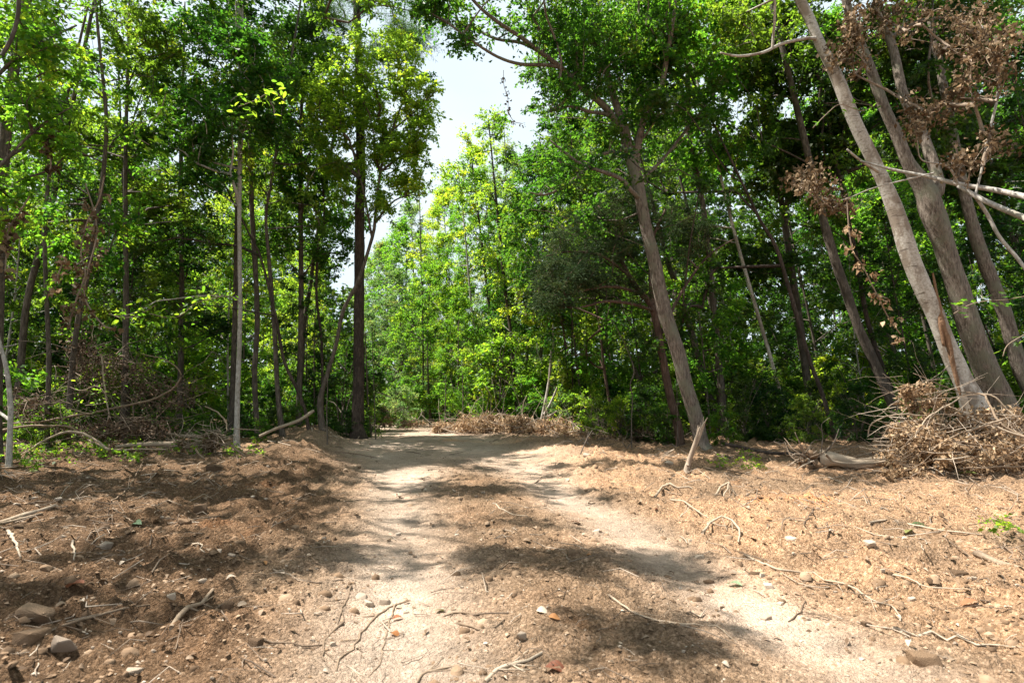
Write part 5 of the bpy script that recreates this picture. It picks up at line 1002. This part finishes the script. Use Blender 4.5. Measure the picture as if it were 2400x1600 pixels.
# stones and clods
def rock_mesh(seed, mat, flat=.6, n=6, tint=.5, rough=.42):
    """an angular broken stone: points on a box-like hull, flat facets"""
    import bmesh
    rg = np.random.default_rng(seed); bm = bmesh.new(); e = np.array([1, rg.uniform(.7, 1), flat * 1.1])
    for k in range(20):
        u = rg.normal(size=3); u = np.sign(u) * np.abs(u / np.abs(u).max()) ** .55 * rg.uniform(.8, 1); bm.verts.new(tuple(u * e * .5))
    g = bmesh.ops.convex_hull(bm, input=bm.verts); bmesh.ops.delete(bm, geom=[v for v in bm.verts if not v.link_faces], context='VERTS')
    bmesh.ops.bevel(bm, geom=list(bm.edges), offset=.035, segments=1, affect='EDGES')
    m_ = bpy.data.meshes.new('rock'); bm.to_mesh(m_); bm.free(); a_ = m_.attributes.new('tint', 'FLOAT', 'POINT'); a_.data.foreach_set('value', np.full(len(m_.vertices), tint, np.float32)); m_.materials.append(M[mat]); return m_
def stone(label, px, py, wpx, hpx, mat='stone', tint=.6, name='stone', cat='stone', mesh=None, group=None, seed=0):
    g = G(px, py); d = np.linalg.norm(g - CAM); s = wpx * (.8 if wpx < 35 else .66) * d / FPX
    o = link(name, mesh or rock_mesh(int(px), mat, tint=tint * .62), None, (g[0], g[1], g[2] + s * .02), label=label, category=cat)
    o.scale = (s, s * rp.uniform(.65, 1), s * min(1.2, max(.45, hpx / wpx * 1.7))); o.rotation_euler = (rp.normal() * .12, rp.normal() * .12, rp.uniform(-.5, .5))
    if group: o['group'] = group
    return o
for a in [('large flat tan stone near the lower left border', 85, 1443, 92, 46, 'clod', 1.0), ('orange crumbly clod below the large flat tan stone', 70, 1500, 90, 42, 'clod', .8), ('dull pinkish slab right of the orange clod', 155, 1508, 64, 34, 'stone', .1),
          ('tan stone left, under the short forked twig', 107, 1336, 34, 18, 'clod', .9), ('dark reddish clod casting a deep shadow at the lower left', 598, 1512, 50, 40, 'clod', .25), ('pale flat shard at the bottom left of centre', 315, 1575, 42, 22, 'stone', .6),
          ('whitish pebble right of the tiny curved twig', 513, 1295, 14, 9, 'stone', .9), ('tan pebble below the tiny curved twig', 543, 1304, 22, 12, 'stone', .4), ('pale stone above the thick grey stick', 475, 1367, 22, 14, 'stone', .7),
          ('round whitish stone left of the thick grey stick', 402, 1401, 20, 14, 'stone', .8), ('long cylindrical pale stone, first of the three by the brown root', 846, 1401, 40, 16, 'stone', .6), ('white angular stone, middle of the three by the brown root', 865, 1419, 28, 24, 'stone', .9),
          ('long tan stone, last of the three by the brown root', 901, 1414, 44, 26, 'stone', .55), ('bright small stone on the left wheel track', 932, 1255, 18, 11, 'stone', 1.0), ('second bright pebble on the left wheel track', 1070, 1254, 14, 8, 'stone', 1.0),
          ('grey angular stone in the near centre', 1222, 1490, 36, 26, 'stone', .45), ('cream pebble right of the three stones', 953, 1438, 16, 14, 'stone', .7), ('small white pebble in the centre of the near dirt', 1177, 1398, 13, 10, 'stone', .95),
          ('pale flat stone on the right wheel track', 1397, 1246, 24, 10, 'stone', .9), ('whitish pebble beside the right wheel track', 1619, 1269, 16, 14, 'stone', .9), ('flat white stone above the long winding root', 1854, 1264, 32, 11, 'stone', .95),
          ('small white oval pebble, upper of a pair', 1785, 1352, 18, 14, 'stone', 1.0), ('larger white oval pebble, lower of a pair', 1802, 1375, 30, 14, 'stone', 1.0), ('pinkish flat stone on the sunlit lower right dirt', 1795, 1451, 30, 12, 'stone', .6),
          ('small cream pebble below the oval pair', 1829, 1416, 17, 10, 'stone', .9), ('brown round clod on the lower right', 2030, 1466, 28, 17, 'clod', .3), ('pale rough stone right of the wheel track', 1638, 1307, 26, 14, 'stone', .8),
          ('half-buried grey slab near the bottom right', 2170, 1553, 84, 36, 'clod', .75), ('white stone in the litter right of the arched root', 2040, 1281, 26, 14, 'stone', .85), ('pale pebble left of the orange-red leaf', 2137, 1406, 20, 13, 'stone', .85),
          ('dark brown clod near the right border', 2250, 1350, 34, 18, 'clod', .2), ('cream boulder behind the broken stump', 1567, 1086, 26, 12, 'stone', .8), ('pale stone at the right edge of the far trail', 1375, 1070, 22, 9, 'stone', .7),
          ('grey shard on the churned soil at left', 248, 1278, 32, 14, 'stone', .35), ('chunky dark clod on the shaded left mound', 505, 1100, 52, 26, 'clod', .2), ('brown clod in front of the shaded left mound', 470, 1192, 40, 24, 'clod', .35),
          ('round tan clod with a hollow below it at left', 430, 1226, 40, 24, 'clod', .7), ('pale quartz pebble at the bottom centre left', 780, 1513, 16, 14, 'stone', .8)]:
    lb, px, py, ww, hh, mt, tn = a; nm = 'clod' if 'clod' in lb else 'stone'; stone(lb, px, py, ww, hh, mt, tn, nm, nm)
# fallen leaves one by one
def curled(seed, mat, tint):
    rg = np.random.default_rng(seed); n = 7; t_ = np.linspace(0, 1, n); w_ = .28 * np.sin(pi * t_ ** .85) ** .7 + .004
    k = rg.uniform(.15, .5); c = np.stack([t_, 0 * t_, .25 * np.sin(pi * t_ * rg.uniform(.8, 1.3))], -1); l = c + np.stack([0 * t_, w_, w_ * k * 2], -1); r = c + np.stack([0 * t_, -w_, w_ * k * 2 * rg.uniform(.2, 1)], -1)
    v = np.vstack([l, c, r]) + rg.normal(size=(3 * n, 3)) * .015; v[:, 0] -= .5; i = np.arange(n - 1)
    q = np.vstack([np.stack([i, i + 1, n + i + 1, n + i], -1), np.stack([n + i, n + i + 1, 2 * n + i + 1, 2 * n + i], -1)])
    return mesh_from('fallen leaf', v, q, M[mat], np.full(len(v), tint), True)
M['leaf_red'] = plain_mat('rust red leaf', [(0, (.08, .028, .016)), (.5, (.20, .075, .04)), (1, (.38, .16, .08))], .6, 5, .1, .3)
M['leaf_orange'] = plain_mat('orange leaf', [(0, (.22, .09, .03)), (.5, (.38, .17, .06)), (1, (.52, .27, .12))], .6, 5, .1, .3)
M['leaf_palegreen'] = plain_mat('pale green leaf', [(0, (.12, .18, .08)), (.5, (.20, .29, .14)), (1, (.36, .44, .27))], .6, 5, .1, .3)
M['leaf_olive'] = plain_mat('olive leaf', [(0, (.06, .07, .02)), (.5, (.13, .15, .04)), (1, (.22, .22, .08))], .5, 5, .1, .3)
for lb, px, py, ww, mt, tn in [('red-brown fallen leaf on the lower left soil', 176, 1389, 46, 'leaf_red', .6), ('curled red leaf on the churned middle strip', 1347, 1226, 34, 'leaf_red', .3), ('bright orange leaf near the centre of the near dirt', 1299, 1452, 32, 'leaf_orange', .6),
                               ('pinkish leaf below the three stones', 932, 1452, 32, 'leaf_red', .8), ('folded orange-brown leaf below the pinkish one', 926, 1490, 32, 'leaf_orange', .1), ('large rust-coloured curled leaf at the bottom border', 1305, 1575, 60, 'leaf_red', .35),
                               ('orange-red leaf on the lower right dirt', 2271, 1416, 34, 'leaf_red', .9), ('pale green leaf on the sunlit right wheel track', 1722, 1372, 44, 'leaf_palegreen', .8), ('green leaf on the litter right, darker of two', 2131, 1249, 30, 'leaf_olive', .8),
                               ('green leaf on the litter right, lighter of two', 2150, 1234, 34, 'leaf_palegreen', .3), ('big glossy green-brown leaf at the foot of the large brush pile', 2262, 1118, 50, 'leaf_olive', .5), ('small orange leaf left of the wheel track', 620, 1323, 18, 'leaf_orange', .8),
                               ('pale bluish green leaf on the shaded left soil', 321, 1232, 32, 'leaf_palegreen', .7), ('rust leaf scrap on the right slope', 1537, 1195, 16, 'leaf_red', .4), ('small orange scrap by the churned middle strip', 1380, 1303, 14, 'leaf_orange', .5),
                               ('orange leaf right of the arched root', 1801, 1218, 18, 'leaf_orange', .7), ('tiny red leaf beside the long winding root', 1941, 1337, 14, 'leaf_red', .5), ('tan leaf in the middle strip shade', 1290, 1296, 26, 'litter', .7), ('white dry leaf beside the orange one', 1270, 1437, 36, 'litter', 1.0),
                               ('olive curled leaf at the centre near the half-buried root', 1030, 1436, 30, 'leaf_olive', 1.0)]:
    g = G(px, py); d = np.linalg.norm(g - CAM); s = ww * .78 * d / FPX
    o = link('fallen_leaf', curled(int(px), mt, tn), None, (g[0], g[1], g[2] + .006), label=lb, category='leaf'); o.scale = (s, s, s * .5); o.rotation_euler = (rp.normal() * .2, rp.normal() * .2, rp.uniform(-1, 1))

# countable small stones, twigs and dry leaves (grouped by place)
def gz(px, py):
    row = 'near the bottom' if py > 1400 else ('halfway up the dirt' if py > 1200 else 'far up the dirt')
    c_ = 'left churned soil' if px < 800 else ('wheel-tracked middle' if px < 1450 else 'right slope')
    return f'on the {c_} {row}'
rk = [rock_mesh(500 + k, 'stone', tint=.1 + .12 * k, flat=.5) for k in range(6)]
lfm = [curled(900 + k, 'litter', .25 + .15 * k) for k in range(6)]
tws = []
for k in range(6):
    rg = np.random.default_rng(40 + k); t = Tubes(); p = [np.zeros(3)]; d = np.array([1., 0, 0])
    for j in range(5): d = nrm(d + rg.normal(size=3) * [.1, .35, .08]); p.append(p[-1] + d * .2)
    p = np.array(p); p -= p.mean(0); t.add(resample(np.column_stack([p, [.022, .02, .018, .016, .012, .006]]), .07), 5, tint=.2 + .15 * k); tws.append(t.mesh('twig', M['twig']))
def scatter_px(n, rg):
    for _ in range(n):
        py = 1085 + 515 * rg.random() ** .75; px = rg.uniform(0, 2400)
        if px < 330 and py < 1110: px += 300
        yield px, py
rs = np.random.default_rng(77)
for k, (px, py) in enumerate(scatter_px(110, rs)):
    z = gz(px, py); w_ = rs.uniform(6, 14); stone(f'small pale pebble {z}', px, py, w_, w_ * .6, mesh=rk[k % 6], name='pebble', cat='pebble', group=f'small pale pebbles {z}')
for k, (px, py) in enumerate(scatter_px(150, rs)):
    z = gz(px, py); g = G(px, py); d = np.linalg.norm(g - CAM); s = rs.uniform(22, 70) * d / FPX
    o = link('twig', tws[k % 6], None, (g[0], g[1], g[2] + .012), label=f'short dry twig {z}', category='twig', group=f'short dry twigs {z}'); o.scale = (s, s, s * .8); o.rotation_euler = (rs.normal() * .1, rs.normal() * .12, rs.uniform(0, 6.28))
for k, (px, py) in enumerate(scatter_px(130, rs)):
    z = gz(px, py); g = G(px, py); d = np.linalg.norm(g - CAM); s = rs.uniform(9, 19) * d / FPX
    o = link('dry_leaf', lfm[k % 6], None, (g[0], g[1], g[2] + .006), label=f'dry tan leaf {z}', category='leaf', group=f'dry tan leaves {z}'); o.scale = (s, s, s * .7); o.rotation_euler = (rs.normal() * .3, rs.normal() * .3, rs.uniform(0, 6.28))

# uncountable: crumbs of soil, gravel, leaf litter, root hairs
def crumbs(name, n, smin, smax, mat, label, rg, keep, ymax=16, p=1.0):
    base = np.array([(1, 0, 0), (.3, .9, -.1), (-.8, .5, .1), (-.8, -.6, 0), (.35, -.9, 0), (0, 0, .75)]); fc = np.array([(0, 1, 5), (1, 2, 5), (2, 3, 5), (3, 4, 5), (4, 0, 5)])
    y = 1.3 + (ymax - 1.3) * rg.random(n) ** p; x = rg.uniform(-1, 1, n) * (y * .95 + .6); k = rg.random(n) < keep(x, y); x = x[k]; y = y[k]; n = len(x)
    s = rg.uniform(smin, smax, n) * (1 + .07 * y); a = rg.uniform(0, 2 * pi, n); v = base[None] * rg.uniform(.6, 1.25, (n, 6, 1)) * np.array([1, 1, .75]); ca, sa = np.cos(a)[:, None], np.sin(a)[:, None]
    vx = v[..., 0] * ca - v[..., 1] * sa; vy = v[..., 0] * sa + v[..., 1] * ca; vz = v[..., 2] + rg.normal(size=(n, 1)) * .2 * vx
    V = np.stack([x[:, None] + vx * s[:, None], y[:, None] + vy * s[:, None], H(x, y)[:, None] + vz * s[:, None]], -1).reshape(-1, 3)
    F = (fc[None] + (np.arange(n) * 6)[:, None, None]).reshape(-1, 3)
    return link(name, mesh_from(name, V, np.zeros((0, 4)), M[mat], np.repeat(np.clip(rg.normal(.45, .24, n), 0, 1), 6), False, F), kind='stuff', label=label)
rc_ = np.random.default_rng(3)
crumbs("soil_crumbs", 38000, .003, .014, 'clod', 'loose crumbs of brown soil churned up beside the wheel tracks', rc_, lambda x, y: clearing(x, y) * (1 - .93 * track(x, y)) * (.3 + .7 * (fbm(x, y, .9, 3, 61) > -.1)), 15, 1.25)
def lumps(name, n, smin, smax, label, rg):
    m_ = 5; th = np.linspace(0, 2 * pi, m_, endpoint=False); b_ = np.array([(cos(t_), sin(t_), -.3) for t_ in th] + [(.85 * cos(t_ + .5), .85 * sin(t_ + .5), .35) for t_ in th] + [(0, 0, .7)])
    tri = [(i, (i + 1) % m_, m_ + i) for i in range(m_)] + [((i + 1) % m_, m_ + (i + 1) % m_, m_ + i) for i in range(m_)] + [(m_ + i, m_ + (i + 1) % m_, 10) for i in range(m_)]
    y = 1.4 + 14 * rg.random(n) ** 1.2; x = rg.uniform(-1, 1, n) * (y * .95 + .6); keep = rg.random(n) < clearing(x, y) * (1 - track(x, y)) * (.25 + .75 * (fbm(x, y, .8, 3, 61) > .0)); x = x[keep]; y = y[keep]; n = len(x)
    s = smin + (smax - smin) * rg.random(n) ** 3; v = b_[None] * rg.uniform(.7, 1.3, (n, 11, 1)) * rg.uniform(.6, 1.2, (n, 1, 3)) * s[:, None, None]
    V = (v + np.stack([x, y, H(x, y)], -1)[:, None, :]).reshape(-1, 3); F = (np.array(tri)[None] + (np.arange(n) * 11)[:, None, None]).reshape(-1, 3)
    link(name, mesh_from(name, V, np.zeros((0, 4)), M['clod'], np.repeat(np.clip(rg.normal(.45, .2, n), 0, 1), 11), True, F), kind='stuff', label=label)
lumps('soil_clods', 8200, .009, .045, 'bigger clods of soil strewn over the churned ground', rc_)
crumbs('gravel', 7000, .002, .006, 'stone', 'fine pale gravel scattered over the dirt', rc_, lambda x, y: clearing(x, y) * .9, 13, 1.3)
n = 21000; y = 1.4 + 17 * rc_.random(n) ** .9; x = rc_.uniform(-1, 1, n) * (y * .95 + 1)
den = .12 + .55 * sst(2.0, 5.5, x - trail(y)) + .3 * sst(2.5, 5, -(x - trail(y))) + .6 * (1 - clearing(x, y)); k = rc_.random(n) < den * (1 - .8 * track(x, y)); x = x[k]; y = y[k]; n = len(x)
ax = rc_.normal(size=(n, 3)) * [1, 1, .25]; nor = rc_.normal(size=(n, 3)) * .45; nor[:, 2] += 1; Lf = rc_.uniform(.018, .06, n)
v = leaf_quads(np.stack([x, y, H(x, y) + .006], -1), ax, nor, Lf, Lf * rc_.uniform(.25, .6, n), .18)
link('leaf_litter', mesh_from('leaf_litter', v, quad_ids(n), M['litter'], np.repeat(np.clip(rc_.normal(.5, .25, n), 0, 1), 4)), kind='stuff', label='dry leaf fragments scattered over the dirt')
T = Tubes()
n = 3600; y = 1.5 + 15 * rc_.random(n) ** .9; x = rc_.uniform(-1, 1, n) * (y * .95 + 1); k = rc_.random(n) < (.25 + .75 * sst(1.6, 4, np.abs(x - trail(y)))) * (1 - .8 * track(x, y))
for xx, yy in zip(x[k], y[k]):
    a = rc_.uniform(0, 2 * pi); Lw = rc_.uniform(.04, .28) * (1 + .05 * yy); d = np.array([cos(a), sin(a)]); e = np.array([-d[1], d[0]]) * rc_.normal() * .25
    p = np.array([[xx, yy], [xx, yy] + (d * .5 + e) * Lw, [xx, yy] + d * Lw]); z = H(p[:, 0], p[:, 1]) + .004 + np.array([0, rc_.uniform(0, .25) * Lw, rc_.uniform(-.02, .25) * Lw])
    rr = rc_.uniform(.001, .0042) * (1 + .09 * yy); T.add(np.column_stack([p, z, [rr, rr, rr * .5]]), 3, tint=rc_.uniform(.15, 1))
link('root_hairs', T.mesh('root_hairs', M['twig']), kind='stuff', label='fine broken rootlets and straw littering the soil')
from collections import defaultdict
same = defaultdict(list)
for ob_ in bpy.data.objects:
    if ob_.get('category') in ('tree', 'shrub'): same[ob_['label']].append(ob_)
ORD = 'first second third fourth fifth sixth seventh eighth ninth tenth eleventh twelfth thirteenth fourteenth'.split()
for lb_, obs_ in same.items():
    if 1 < len(obs_) <= len(ORD):
        obs_.sort(key=lambda ob_: ob_.location.x / max(1, ob_.location.y))
        for k_, ob_ in enumerate(obs_):
            new_ = lb_.replace(' under the trees', '') + f', {ORD[k_]} from left'
            for a_, b_ in ((' near the clearing', ' nearby'), (' at the clearing edge', ' up front'), (' deeper', ''), ('pale slender trunk', 'pale trunk'), ('slim dark leaning tree', 'leaning slim tree'), ('brush pile and white trunk', 'brush pile'), (' the ', ' '), (' nearby', ''), ('brightest', 'bright'), (' up front', ''), (' leafy', ''), (' slim', '')):
                if len(new_.replace('-', ' ').split()) > 16: new_ = new_.replace(a_, b_)
            ob_['label'] = new_
import sys
print('trees placed', cnt, 'tris', sum(len(m_.loops) - 2 * len(m_.polygons) for m_ in bpy.data.meshes))
